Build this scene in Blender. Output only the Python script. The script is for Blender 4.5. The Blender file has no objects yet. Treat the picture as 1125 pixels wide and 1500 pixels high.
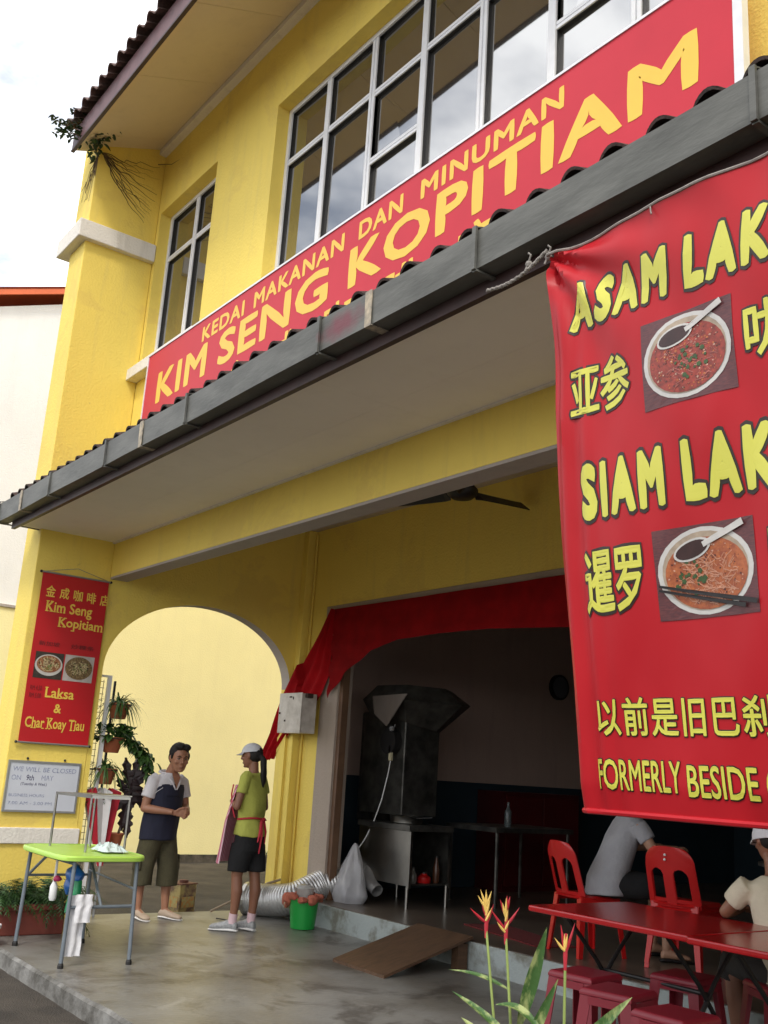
import bpy, bmesh, math, random
from mathutils import Vector, Matrix, noise
random.seed(7)
PI = math.pi
S = bpy.context.scene
COL = S.collection
R = math.radians

# ------------------------------------------------------------------ camera
cd = bpy.data.cameras.new('camera')
cam = bpy.data.objects.new('camera', cd); COL.objects.link(cam); S.camera = cam
cd.sensor_fit = 'HORIZONTAL'; cd.sensor_width = 36.0; cd.lens = 36.0*1470.5/1125
cd.clip_start = 0.05; cd.clip_end = 2000
yaw, pitch, roll = R(53.869), R(14.667), R(3.6305)
fw = Vector((-math.sin(yaw)*math.cos(pitch), math.cos(yaw)*math.cos(pitch), math.sin(pitch)))
rt = Vector((math.cos(yaw), math.sin(yaw), 0)); up = rt.cross(fw)
r2 = rt*math.cos(roll) + up*math.sin(roll); u2 = -rt*math.sin(roll) + up*math.cos(roll)
M = Matrix((r2, u2, -fw)).transposed().to_4x4(); M.translation = Vector((0, 0, 1.45))
cam.matrix_world = M

# ------------------------------------------------------------------ sky and sun
SUN_EL, SUN_AZ = R(50), R(138)       # azimuth measured clockwise from +Y
W = bpy.data.worlds.new('World'); S.world = W; W.use_nodes = True
nt = W.node_tree; nt.nodes.clear()
out = nt.nodes.new('ShaderNodeOutputWorld'); bg = nt.nodes.new('ShaderNodeBackground')
sky = nt.nodes.new('ShaderNodeTexSky'); sky.sky_type = 'NISHITA'; sky.sun_disc = False
sky.sun_elevation = SUN_EL; sky.sun_rotation = SUN_AZ; sky.dust_density = 3.0
tc = nt.nodes.new('ShaderNodeTexCoord')
n1 = nt.nodes.new('ShaderNodeTexNoise'); n1.inputs['Scale'].default_value = 3.2; n1.inputs['Detail'].default_value = 7; n1.inputs['Roughness'].default_value = .55
mp = nt.nodes.new('ShaderNodeMapping'); mp.inputs['Scale'].default_value = (1, 1, 1.9); mp.inputs['Location'].default_value = (3.1, .4, 1.7)
nt.links.new(tc.outputs['Generated'], mp.inputs['Vector']); nt.links.new(mp.outputs['Vector'], n1.inputs['Vector'])
cr = nt.nodes.new('ShaderNodeValToRGB')
cr.color_ramp.elements[0].position = .40; cr.color_ramp.elements[0].color = (.15, .15, .15, 1)
cr.color_ramp.elements[1].position = .60; cr.color_ramp.elements[1].color = (1, 1, 1, 1)
nt.links.new(n1.outputs['Fac'], cr.inputs['Fac'])
sk = nt.nodes.new('ShaderNodeVectorMath'); sk.operation = 'SCALE'; sk.inputs['Scale'].default_value = .15; mp.inputs['Location'].default_value = (3.1, .4, 1.7)
nt.links.new(sky.outputs['Color'], sk.inputs[0])
mx = nt.nodes.new('ShaderNodeMix'); mx.data_type = 'RGBA'
nt.links.new(cr.outputs['Color'], mx.inputs[0]); nt.links.new(sk.outputs['Vector'], mx.inputs[6])
mx.inputs[7].default_value = (2.05, 2.07, 2.1, 1)
nt.links.new(mx.outputs[2], bg.inputs['Color']); bg.inputs['Strength'].default_value = 1.0
nt.links.new(bg.outputs[0], out.inputs[0])
sd = bpy.data.lights.new('sun', 'SUN'); sd.energy = 1.5; sd.angle = R(10); sd.color = (1, .95, .87)
sun = bpy.data.objects.new('sun', sd); COL.objects.link(sun)
sdir = Vector((math.sin(SUN_AZ)*math.cos(SUN_EL), math.cos(SUN_AZ)*math.cos(SUN_EL), math.sin(SUN_EL)))
sun.rotation_euler = sdir.to_track_quat('Z', 'Y').to_euler(); sun.location = (-6, -8, 14)
S.view_settings.view_transform = 'Standard'; S.view_settings.look = 'None'
S.view_settings.exposure = 0.22; S.view_settings.gamma = 1.0; S.view_settings.use_curve_mapping = False
S.render.engine = 'CYCLES'; S.cycles.max_bounces = 8; S.cycles.diffuse_bounces = 5; S.cycles.use_denoising = True

# ------------------------------------------------------------------ materials
MATS = {}
def mat(name, col, rough=.6, var=.12, scale=3.0, col2=None, bump=0.0, bscale=60.0, metal=0.0, spec=.5, stretch=(1, 1, 1),
        detail=6, trans=0, alpha=1.0, sub=0, thr=(.35, .65)):
    if name in MATS: return MATS[name]
    m = bpy.data.materials.new(name); m.use_nodes = True; n = m.node_tree; b = n.nodes['Principled BSDF']
    b.inputs['Roughness'].default_value = rough; b.inputs['Metallic'].default_value = metal
    b.inputs['Specular IOR Level'].default_value = spec
    if trans: b.inputs['Transmission Weight'].default_value = trans
    if alpha < 1: b.inputs['Alpha'].default_value = alpha
    if sub: b.inputs['Subsurface Weight'].default_value = sub; b.inputs['Subsurface Radius'].default_value = (.02, .008, .004)
    c1 = tuple(col)+(1,)
    c2 = tuple(col2)+(1,) if col2 else tuple(c*(1-var) for c in col)+(1,)
    t = n.nodes.new('ShaderNodeTexCoord'); mpn = n.nodes.new('ShaderNodeMapping'); mpn.inputs['Scale'].default_value = stretch
    g = n.nodes.new('ShaderNodeNewGeometry')
    n.links.new(g.outputs['Position'], mpn.inputs['Vector'])
    nz = n.nodes.new('ShaderNodeTexNoise'); nz.inputs['Scale'].default_value = scale; nz.inputs['Detail'].default_value = detail
    nz.inputs['Roughness'].default_value = .6
    n.links.new(mpn.outputs['Vector'], nz.inputs['Vector'])
    rp = n.nodes.new('ShaderNodeValToRGB'); rp.color_ramp.elements[0].position = thr[0]; rp.color_ramp.elements[1].position = thr[1]
    rp.color_ramp.elements[0].color = c2; rp.color_ramp.elements[1].color = c1
    n.links.new(nz.outputs['Fac'], rp.inputs['Fac']); n.links.new(rp.outputs['Color'], b.inputs['Base Color'])
    if bump:
        nb = n.nodes.new('ShaderNodeTexNoise'); nb.inputs['Scale'].default_value = bscale; nb.inputs['Detail'].default_value = 4
        n.links.new(mpn.outputs['Vector'], nb.inputs['Vector'])
        bp = n.nodes.new('ShaderNodeBump'); bp.inputs['Strength'].default_value = bump; bp.inputs['Distance'].default_value = .02
        n.links.new(nb.outputs['Fac'], bp.inputs['Height']); n.links.new(bp.outputs['Normal'], b.inputs['Normal'])
    MATS[name] = m
    return m

def stained(name, base, stain, amount=.35, rough=.75, scale=1.3, vstretch=.25, bump=.25):
    """painted masonry: broad tone changes, vertical rain streaks, fine grain"""
    if name in MATS: return MATS[name]
    m = mat(name, base, rough, .07, .8, bump=bump, bscale=45)
    n = m.node_tree; b = n.nodes['Principled BSDF']
    src = b.inputs['Base Color'].links[0].from_socket
    g = n.nodes.new('ShaderNodeNewGeometry'); mp_ = n.nodes.new('ShaderNodeMapping'); mp_.inputs['Scale'].default_value = (2.2, 2.2, vstretch)
    n.links.new(g.outputs['Position'], mp_.inputs['Vector'])
    nz = n.nodes.new('ShaderNodeTexNoise'); nz.inputs['Scale'].default_value = scale*2; nz.inputs['Detail'].default_value = 8; nz.inputs['Roughness'].default_value = .7
    n.links.new(mp_.outputs['Vector'], nz.inputs['Vector'])
    rp = n.nodes.new('ShaderNodeValToRGB'); rp.color_ramp.elements[0].position = .52; rp.color_ramp.elements[1].position = .78
    rp.color_ramp.elements[0].color = (0, 0, 0, 1); rp.color_ramp.elements[1].color = (amount, amount, amount, 1)
    n.links.new(nz.outputs['Fac'], rp.inputs['Fac'])
    mm = n.nodes.new('ShaderNodeMix'); mm.data_type = 'RGBA'; n.links.new(rp.outputs['Color'], mm.inputs[0])
    n.links.new(src, mm.inputs[6]); mm.inputs[7].default_value = tuple(stain)+(1,)
    n.links.new(mm.outputs[2], b.inputs['Base Color'])
    return m

YEL = stained('yellow_paint', (.88, .675, .135), (.56, .43, .15), .4)
CREAM = stained('cream_paint', (.97, .87, .44), (.75, .64, .34), .18)
WHITEW = stained('white_paint', (.80, .76, .68), (.28, .25, .2), .45, bump=.3)
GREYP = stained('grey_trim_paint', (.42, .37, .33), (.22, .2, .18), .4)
BEIGEP = stained('grey_beige_paint', (.40, .33, .27), (.2, .18, .16), .4)
SOFF = stained('soffit_board', (.90, .84, .76), (.6, .54, .46), .15, bump=.05)
SOFFU = stained('upper_soffit_board', (.78, .66, .46), (.55, .45, .3), .3, bump=.05)
CEIL = stained('ceiling_paint', (.5, .42, .3), (.3, .25, .2), .3)
BROWN = mat('brown_fascia_paint', (.06, .028, .026), .5, .4, 6)
PURB = mat('purple_brown_fascia_paint', (.17, .085, .09), .5, .3, 5)
TILE = mat('old_clay_tile', (.055, .03, .024), .85, .5, 12, col2=(.02, .014, .012), bump=.5, bscale=40)
TILEU = mat('weathered_roof_tile', (.20, .12, .10), .85, .5, 9, col2=(.10, .07, .06), bump=.5, bscale=40)
def gutter_mat():
    m = mat('aged_grey_gutter', (.125, .125, .11), .55, .25, 5, col2=(.07, .07, .06), bump=.12, bscale=30, stretch=(.5, 1, 2))
    n = m.node_tree; b = n.nodes['Principled BSDF']; src = b.inputs['Base Color'].links[0].from_socket
    g = n.nodes.new('ShaderNodeNewGeometry'); mp_ = n.nodes.new('ShaderNodeMapping'); mp_.inputs['Location'].default_value = (3.96*4.2, 0, -3.655*10); mp_.inputs['Scale'].default_value = (4.2, 0, 10)
    n.links.new(g.outputs['Position'], mp_.inputs['Vector']); ln = n.nodes.new('ShaderNodeVectorMath'); ln.operation = 'LENGTH'; n.links.new(mp_.outputs['Vector'], ln.inputs[0])
    nz = n.nodes.new('ShaderNodeTexNoise'); nz.inputs['Scale'].default_value = 14; nz.inputs['Detail'].default_value = 5; n.links.new(g.outputs['Position'], nz.inputs['Vector'])
    ad = n.nodes.new('ShaderNodeMath'); ad.operation = 'MULTIPLY_ADD'; n.links.new(nz.outputs['Fac'], ad.inputs[0]); ad.inputs[1].default_value = .9; n.links.new(ln.outputs['Value'], ad.inputs[2])
    rp = n.nodes.new('ShaderNodeValToRGB'); rp.color_ramp.elements[0].position = .75; rp.color_ramp.elements[1].position = 1.0
    mr = n.nodes.new('ShaderNodeMapRange'); mr.inputs['From Min'].default_value = .65; mr.inputs['From Max'].default_value = 1.35; mr.inputs['To Min'].default_value = .8; mr.inputs['To Max'].default_value = 0
    n.links.new(ad.outputs[0], mr.inputs['Value']); mm = n.nodes.new('ShaderNodeMix'); mm.data_type = 'RGBA'; n.links.new(mr.outputs[0], mm.inputs[0]); n.links.new(src, mm.inputs[6]); mm.inputs[7].default_value = (.16, .02, .035, 1)
    n.links.new(mm.outputs[2], b.inputs['Base Color'])
    return m
GUT = gutter_mat()
GUTR = mat('red_sprayed_gutter_paint', (.12, .03, .04), .6, .6, 14, col2=(.13, .12, .115), thr=(.42, .58))
TAPE = mat('flaking_joint_sealant', (.5, .42, .3), .8, .4, 25, col2=(.22, .2, .17))
ALU = mat('white_aluminium', (.80, .81, .83), .35, .1, 8)
ALU2 = mat('steel_grey', (.38, .39, .40), .35, .15, 8, metal=.6)
GLASS = mat('dark_window_glass', (.045, .043, .038), .03, .2, 2, spec=1.0)
GLASS.node_tree.nodes['Principled BSDF'].inputs['IOR'].default_value = 2.5
CONC = mat('porch_concrete', (.225, .22, .205), .36, .3, 1.1, col2=(.155, .145, .125), bump=.12, bscale=25, detail=12, thr=(.40, .60))
def blotch(m, col, lo, hi, scale, amt, rough=None, loc=(0, 0, 0)):
    n = m.node_tree; b = n.nodes['Principled BSDF']; src = b.inputs['Base Color'].links[0].from_socket
    g = n.nodes.new('ShaderNodeNewGeometry'); mp_ = n.nodes.new('ShaderNodeMapping'); mp_.inputs['Location'].default_value = loc; n.links.new(g.outputs['Position'], mp_.inputs['Vector'])
    nz = n.nodes.new('ShaderNodeTexNoise'); nz.inputs['Scale'].default_value = scale; nz.inputs['Detail'].default_value = 12; nz.inputs['Roughness'].default_value = .68; nz.inputs['Distortion'].default_value = .6
    n.links.new(mp_.outputs['Vector'], nz.inputs['Vector'])
    rp = n.nodes.new('ShaderNodeValToRGB'); rp.color_ramp.elements[0].position = lo; rp.color_ramp.elements[1].position = hi; rp.color_ramp.elements[0].color = (0, 0, 0, 1); rp.color_ramp.elements[1].color = (amt, amt, amt, 1)
    n.links.new(nz.outputs['Fac'], rp.inputs['Fac']); mm = n.nodes.new('ShaderNodeMix'); mm.data_type = 'RGBA'; n.links.new(rp.outputs['Color'], mm.inputs[0]); n.links.new(src, mm.inputs[6]); mm.inputs[7].default_value = tuple(col)+(1,)
    n.links.new(mm.outputs[2], b.inputs['Base Color'])
    if rough is not None:
        mr = n.nodes.new('ShaderNodeMapRange'); mr.inputs['From Max'].default_value = amt; mr.inputs['To Min'].default_value = b.inputs['Roughness'].default_value; mr.inputs['To Max'].default_value = rough
        n.links.new(rp.outputs['Color'], mr.inputs['Value']); n.links.new(mr.outputs[0], b.inputs['Roughness'])
blotch(YEL, (.70, .50, .12), .56, .60, .9, .35, None, (5, 1, 2)); blotch(YEL, (.30, .24, .12), .66, .72, 7, .35, None, (2, 2, 2)); blotch(CEIL, (.3, .25, .18), .6, .7, 1.5, .4)
blotch(CONC, (.055, .045, .036), .50, .60, 1.9, .62, .25, (4, 2, 0)); blotch(CONC, (.07, .06, .05), .60, .66, 5.5, .5, .3, (3, 9, 0)); blotch(CONC, (.36, .35, .33), .58, .70, 2.0, .45, None, (1, 7, 0))
CONCE = mat('kerb_concrete', (.22, .215, .2), .85, .4, 5, col2=(.07, .065, .055), bump=.6, bscale=22)
RISER = mat('worn_blue_grey_riser', (.33, .37, .36), .7, .3, 4, col2=(.17, .17, .14), bump=.3, bscale=30, thr=(.36, .5))
SHOPF = mat('shop_cement_floor', (.17, .135, .10), .28, .3, 1.5, col2=(.09, .07, .055))
ASPH = mat('asphalt', (.075, .06, .044), .8, .3, 2.0, col2=(.03, .023, .016), bump=.8, bscale=90)
MOSS = mat('mossy_concrete', (.12, .1, .075), .9, .5, 6, col2=(.03, .03, .018), bump=.6, bscale=30)
REDC = mat('red_cloth', (.26, .004, .006), .9, .3, 4, bump=.1, bscale=200, spec=.1)
REDV = mat('red_vinyl', (.44, .013, .02), .4, .08, 2, spec=.22)
REDV2 = mat('red_vinyl_print', (.50, .008, .014), .4, .08, 2)
SIGNR = mat('sign_red', (.58, .035, .055), .45, .08, 2, spec=.2)
SIGNY = mat('sign_yellow', (.86, .53, .05), .4, .06, 3)
BANY = mat('banner_yellow', (.62, .60, .08), .4, .06, 3)
BANK = mat('banner_black_outline', (.02, .008, .004), .45, .1, 3)
DARKR = mat('dark_red_print', (.16, .005, .008), .5, .1, 3)
STEEL = mat('dull_stainless', (.42, .41, .38), .28, .2, 4, metal=1.0, bump=.05, bscale=15)
STEELD = mat('sooty_stainless', (.16, .155, .14), .4, .4, 5, metal=.8, col2=(.06, .06, .055))
FOIL = mat('aluminium_duct_foil', (.60, .60, .59), .38, .12, 10, metal=.72)
BLACK = mat('black_paint', (.012, .011, .011), .5, .2, 5)
TUBEG = mat('grey_blue_tube_enamel', (.16, .19, .22), .4, .2, 8)
LIME = mat('lime_plastic', (.42, .66, .10), .35, .08, 4)
REDP = mat('red_plastic', (.52, .012, .012), .3, .12, 3)
REDT = mat('red_table_plastic', (.42, .010, .012), .18, .12, 3)
MAROON = mat('maroon_plastic', (.22, .014, .026), .4, .12, 3)
GREENP = mat('green_plastic', (.012, .33, .05), .35, .1, 3)
PINKCL = mat('orange_pink_rag', (.55, .16, .10), .9, .3, 18)
WHITECL = mat('white_cloth', (.72, .72, .74), .9, .08, 10, bump=.2, bscale=80)
PLYW = mat('stained_plywood', (.12, .065, .035), .6, .35, 3, stretch=(8, 1, 8), bump=.1, bscale=20)
WOODB = mat('brown_shutter_guide', (.16, .085, .045), .6, .3, 6)
TERRA = mat('terracotta', (.42, .12, .05), .75, .25, 8)
TROUGH = mat('brick_red_trough', (.20, .045, .03), .8, .3, 8)
SOIL = mat('soil', (.035, .022, .014), .95, .3, 20)
LEAF = mat('green_leaf', (.07, .16, .03), .5, .5, 14, col2=(.02, .055, .012))
LEAFD = mat('fern_leaf', (.03, .085, .014), .55, .5, 12, col2=(.012, .035, .008))
LEAFP = mat('dark_purple_leaf', (.028, .012, .014), .4, .4, 12)
LEAFV = mat('variegated_leaf', (.30, .35, .13), .5, .3, 16, col2=(.045, .11, .025), stretch=(1.6, 1.6, .5), thr=(.46, .60), bump=.2, bscale=120)
STEM = mat('pale_stem', (.26, .34, .09), .5, .2, 10)
FLR = mat('flower_red', (.42, .02, .035), .45, .2, 10)
FLY = mat('flower_yellow', (.72, .50, .13), .45, .2, 10)
ROOT = mat('brown_root', (.12, .075, .035), .85, .3, 10)
SKIN = mat('skin_tan', (.36, .17, .10), .5, .12, 8, sub=.08)
SKIN2 = mat('skin_brown', (.27, .12, .07), .5, .12, 8, sub=.08)
SKIN3 = mat('skin_light', (.40, .22, .14), .5, .12, 8)
HAIR = mat('black_hair', (.012, .009, .008), .75, .3, 30)
NAVY = mat('navy_knit', (.012, .014, .035), .85, .25, 12, bump=.15, bscale=120)
OFFW = mat('off_white_knit', (.62, .60, .62), .85, .1, 12, bump=.15, bscale=120)
OLIVE = mat('olive_cotton', (.062, .055, .026), .9, .3, 10, bump=.3, bscale=60)
YGREEN = mat('yellow_green_cotton', (.45, .47, .09), .9, .15, 8, bump=.25, bscale=50)
BLKCL = mat('black_cotton', (.010, .010, .011), .9, .3, 10, bump=.2, bscale=60)
GREYCL = mat('grey_cotton', (.34, .34, .36), .9, .15, 6, bump=.3, bscale=40)
CREAMCL = mat('cream_cotton', (.62, .56, .42), .9, .12, 6, bump=.3, bscale=40)
BEIGES = mat('beige_canvas_shoe', (.46, .36, .27), .8, .1, 12)
GREYS = mat('silver_grey_trainer', (.40, .41, .42), .6, .35, 40)
PINKS = mat('pale_pink_sock', (.72, .52, .56), .9, .1, 20)
WHITEP = mat('white_plastic', (.75, .75, .74), .4, .05, 5)
BOXW = mat('old_white_enamel', (.62, .58, .53), .45, .15, 9, col2=(.45, .41, .36))
BLUEP = mat('blue_plastic', (.01, .10, .34), .35, .3, 8)
GREENB = mat('green_thin_plastic', (.02, .26, .10), .35, .3, 9)
PLASB = mat('clear_plastic_bag', (.62, .62, .64), .3, .1, 12, alpha=.55)
INTW = stained('interior_wall_paint', (.46, .34, .29), (.2, .14, .12), .3)
INTD = mat('blue_green_dado_paint', (.015, .035, .05), .5, .2, 3)
STRIPE = None

# ------------------------------------------------------------------ mesh helpers
class MB:
    def __init__(s): s.v = []; s.f = []; s.sm = False
    def add(s, vs, fs):
        o = len(s.v); s.v += [tuple(v) for v in vs]; s.f += [tuple(i+o for i in f) for f in fs]; return s
    def box(s, a, b):
        x0, y0, z0 = (min(a[i], b[i]) for i in range(3)); x1, y1, z1 = (max(a[i], b[i]) for i in range(3))
        return s.add([(x0,y0,z0),(x1,y0,z0),(x1,y1,z0),(x0,y1,z0),(x0,y0,z1),(x1,y0,z1),(x1,y1,z1),(x0,y1,z1)],
                     [(0,3,2,1),(4,5,6,7),(0,1,5,4),(1,2,6,5),(2,3,7,6),(3,0,4,7)])
    def obox(s, c, size, m=None):
        h = [k/2 for k in size]; m = m or Matrix.Identity(3); c = Vector(c)
        vs = [c + m @ Vector((sx*h[0], sy*h[1], sz*h[2])) for sz in (-1, 1) for sx, sy in ((-1,-1),(1,-1),(1,1),(-1,1))]
        return s.add(vs, [(0,3,2,1),(4,5,6,7),(0,1,5,4),(1,2,6,5),(2,3,7,6),(3,0,4,7)])
    def bar(s, p, q, w, d=None, upv=(0, 0, 1)):
        p, q = Vector(p), Vector(q); d = d or w; z = (q-p); L = z.length; z.normalize()
        u = Vector(upv)
        if abs(z.dot(u)) > .95: u = Vector((0, 1, 0))
        x = u.cross(z).normalized(); y = z.cross(x)
        return s.obox((p+q)/2, (w, d, L), Matrix((x, y, z)).transposed())
    def rings(s, rings, cap=True, closed=True):
        n = len(rings[0]); vs = [v for r in rings for v in r]; fs = []
        for i in range(len(rings)-1):
            for j in range(n if closed else n-1):
                k = (j+1) % n; fs.append((i*n+j, i*n+k, (i+1)*n+k, (i+1)*n+j))
        if cap and closed:
            fs.append(tuple(range(n))[::-1]); fs.append(tuple((len(rings)-1)*n+j for j in range(n)))
        return s.add(vs, fs)
    def tube(s, pts, r, n=8, cap=True, up0=(0, 0, 1), flat=1.0):
        pts = [Vector(p) for p in pts]; R_ = []; u = Vector(up0)
        for i, p in enumerate(pts):
            t = (pts[min(i+1, len(pts)-1)] - pts[max(i-1, 0)]).normalized()
            if abs(t.dot(u)) > .97: u = Vector((1, 0, 0)) if abs(t.x) < .9 else Vector((0, 1, 0))
            x = u.cross(t).normalized(); y = t.cross(x).normalized(); u = y
            rr = r[i] if isinstance(r, (list, tuple)) else r
            R_.append([p + x*rr*math.cos(2*PI*k/n) + y*rr*flat*math.sin(2*PI*k/n) for k in range(n)])
        return s.rings(R_, cap)
    def lathe(s, c, prof, n=20, cap=True):
        c = Vector(c)
        return s.rings([[c + Vector((r*math.cos(2*PI*k/n), r*math.sin(2*PI*k/n), z)) for k in range(n)] for r, z in prof], cap)
    def loft(s, secs, n=16, xa=(1, 0, 0), ya=(0, 1, 0)):
        """secs: (centre, rx, ry) elliptical sections with fixed axes, rounded ends"""
        xa, ya = Vector(xa), Vector(ya)
        return s.rings([[Vector(c)+xa*rx*math.cos(2*PI*k/n)+ya*ry*math.sin(2*PI*k/n) for k in range(n)] for c, rx, ry in secs])
    def ball(s, c, r, n=12, m=None):
        c = Vector(c); rx, ry, rz = (r, r, r) if not isinstance(r, (tuple, list)) else r; rg = []
        for i in range(n//2+1):
            a = -PI/2 + PI*(i+.02)/(n//2+.04); rg.append([])
            for k in range(n):
                p = Vector((rx*math.cos(a)*math.cos(2*PI*k/n), ry*math.cos(a)*math.sin(2*PI*k/n), rz*math.sin(a)))
                rg[-1].append(c + (m @ p if m else p))
        return s.rings(rg)
    def prism(s, poly, axis, a, b):
        """poly of 2D points extruded along axis ('x','y','z') from a to b"""
        def P(u, v, w): return {'x': (w, u, v), 'y': (u, w, v), 'z': (u, v, w)}[axis]
        n = len(poly)
        vs = [P(u, v, a) for u, v in poly] + [P(u, v, b) for u, v in poly]
        return s.add(vs, [tuple(range(n)), tuple(range(2*n-1, n-1, -1))] + [(i, i+n, (i+1) % n+n, (i+1) % n) for i in range(n)])
    def xf(s, m):
        s.v = [tuple(m @ Vector(v)) for v in s.v]; return s
    def mesh(s, name, off=(0, 0, 0)):
        me = bpy.data.meshes.new(name); o = Vector(off)
        me.from_pydata([tuple(Vector(v)-o) for v in s.v], [], s.f); me.update()
        bm = bmesh.new(); bm.from_mesh(me); bmesh.ops.recalc_face_normals(bm, faces=bm.faces); bm.to_mesh(me); bm.free()
        return me

def tag(o, label=None, cat=None, group=None, kind=None):
    if label: o['label'] = label
    if cat: o['category'] = cat
    if group: o['group'] = group
    if kind: o['kind'] = kind
    return o
def obj(name, mb, m, parent=None, smooth=False, world=True, bevel=0, off=None):
    if isinstance(mb, MB):
        o_ = root_loc(parent) if (world and parent) else Vector((0, 0, 0))
        me = mb.mesh(name, o_)
    else: me = mb
    o = bpy.data.objects.new(name, me); COL.objects.link(o)
    if m: me.materials.clear(); me.materials.append(m)
    if parent: o.parent = parent
    if smooth:
        for p in me.polygons: p.use_smooth = True
        try: me.set_sharp_from_angle(angle=R(42))
        except Exception: pass
    if bevel:
        b = o.modifiers.new('bevel', 'BEVEL'); b.width = bevel; b.segments = 2; b.limit_method = 'ANGLE'
    return o
def root_loc(p):
    while p.parent: p = p.parent
    return p.location.copy()
def thing(name, loc, label, cat, group=None, rz=0):
    o = bpy.data.objects.new(name, None); COL.objects.link(o); o.location = loc; o.rotation_euler = (0, 0, rz)
    o.empty_display_size = .1
    return tag(o, label, cat, group)
def dup(root, loc, rz=None, label=None, group=None):
    def cp(o, par):
        c = o.copy(); COL.objects.link(c)
        if par: c.parent = par
        for ch in [x for x in KIDS.get(o.name, [])]: cp(ch, c)
        return c
    KIDS = {}
    for o in bpy.data.objects:
        if o.parent: KIDS.setdefault(o.parent.name, []).append(o)
    r = cp(root, None); r.location = loc
    if rz is not None: r.rotation_euler = (0, 0, rz)
    if label: r['label'] = label
    if group: r['group'] = group
    return r
def struct(name, mb, m, bevel=0):
    return tag(obj(name, mb, m, bevel=bevel), kind='structure')
def text_mesh(body, bold=0.0, shear=0.0, space=1.0, slice_=0):
    """filled glyphs plus a flattened round border of radius bold along every outline, so bold shapes stay clean"""
    c = bpy.data.curves.new('lettering', 'FONT'); c.body = body; c.shear = shear; c.space_character = space; c.resolution_u = 3
    o = bpy.data.objects.new('lettering', c); COL.objects.link(o)
    dg = bpy.context.evaluated_depsgraph_get()
    me = bpy.data.meshes.new_from_object(o.evaluated_get(dg))
    if slice_:
        bm = bmesh.new(); bm.from_mesh(me); xs = [v.co.x for v in bm.verts]; ys = [v.co.y for v in bm.verts]
        for ax_, lo, hi in ((0, min(xs), max(xs)), (1, min(ys), max(ys))):
            k = lo + slice_
            while k < hi:
                co = Vector((0, 0, 0)); co[ax_] = k; no = Vector((0, 0, 0)); no[ax_] = 1
                bmesh.ops.bisect_plane(bm, geom=bm.verts[:]+bm.edges[:]+bm.faces[:], plane_co=co, plane_no=no); k += slice_
        bm.to_mesh(me); bm.free()
    vs = [(v.co.x, v.co.y, 0) for v in me.vertices]; fs = [tuple(p.vertices) for p in me.polygons]; bpy.data.meshes.remove(me)
    if bold > 0:
        src = o.evaluated_get(dg).to_curve(dg); cc = bpy.data.curves.new('glyph_border', 'CURVE'); cc.dimensions = '3D'; cc.bevel_depth = bold; cc.bevel_resolution = 1; cc.fill_mode = 'FULL'
        for sp in src.splines:
            if sp.type != 'BEZIER' or len(sp.bezier_points) < 2: continue
            q = cc.splines.new('BEZIER'); q.bezier_points.add(len(sp.bezier_points)-1); q.use_cyclic_u = True; q.resolution_u = 3
            for a_, b_ in zip(q.bezier_points, sp.bezier_points):
                a_.handle_left_type = a_.handle_right_type = 'FREE'; a_.co = b_.co; a_.handle_left = b_.handle_left; a_.handle_right = b_.handle_right
        o.to_curve_clear()
        o2 = bpy.data.objects.new('lettering', cc); COL.objects.link(o2); dg = bpy.context.evaluated_depsgraph_get()
        m2 = bpy.data.meshes.new_from_object(o2.evaluated_get(dg)); k = len(vs)
        vs += [(v.co.x, v.co.y, v.co.z/bold) for v in m2.vertices]; fs += [tuple(i+k for i in p.vertices) for p in m2.polygons]
        bpy.data.objects.remove(o2); bpy.data.curves.remove(cc); bpy.data.meshes.remove(m2)
    bpy.data.objects.remove(o); bpy.data.curves.remove(c)
    me = bpy.data.meshes.new('lettering'); me.from_pydata(vs, [], fs); me.update(); return me
def fit_text(body, u0, u1, v0, v1, mp_, m, parent, bold=0, shear=0, space=1.0, slice_=0, base=None, name='lettering', thick=.0003):
    """fit text into the rectangle u0..u1 (along), v0..v1 (bottom..top), placed with mp_(u, v, height) -> point"""
    ref = text_mesh(body, bold if base is None else base, shear, space)
    xs = [v.co.x for v in ref.vertices]; ys = [v.co.y for v in ref.vertices]; ax, bx, ay, by = min(xs), max(xs), min(ys), max(ys)
    bpy.data.meshes.remove(ref)
    me = text_mesh(body, bold, shear, space, slice_)
    ro = root_loc(parent)
    for v in me.vertices:
        v.co = Vector(mp_(u0 + (v.co.x-ax)/(bx-ax)*(u1-u0), v0 + (v.co.y-ay)/(by-ay)*(v1-v0), v.co.z*thick)) - ro
    me.update()
    return obj(name, me, m, parent)
def wob(mb, amp, sc, seed=0):
    mb.v = [tuple(Vector(v) + noise.noise_vector(Vector(v)*sc + Vector((seed, seed*2, 0)))*amp) for v in mb.v]; return mb
def blob(name, mb, m, parent, voxel=.007, amp=0, sc=8, seed=0, world=False, smooth_it=2):
    me = mb.mesh(name); o = bpy.data.objects.new(name, me); COL.objects.link(o)
    r = o.modifiers.new('remesh', 'REMESH'); r.mode = 'VOXEL'; r.voxel_size = voxel
    if smooth_it: s_ = o.modifiers.new('smooth', 'SMOOTH'); s_.factor = .5; s_.iterations = smooth_it
    dg = bpy.context.evaluated_depsgraph_get(); me2 = bpy.data.meshes.new_from_object(o.evaluated_get(dg))
    bpy.data.objects.remove(o); me2.name = name
    if amp:
        for v in me2.vertices:
            p = v.co; v.co = p + noise.noise_vector(Vector((p.x*sc, p.y*sc, p.z*sc*.45+seed)))*amp
    for p in me2.polygons: p.use_smooth = True
    me2.materials.clear(); me2.materials.append(m)
    o = bpy.data.objects.new(name, me2); COL.objects.link(o); o.parent = parent
    return o

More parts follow.
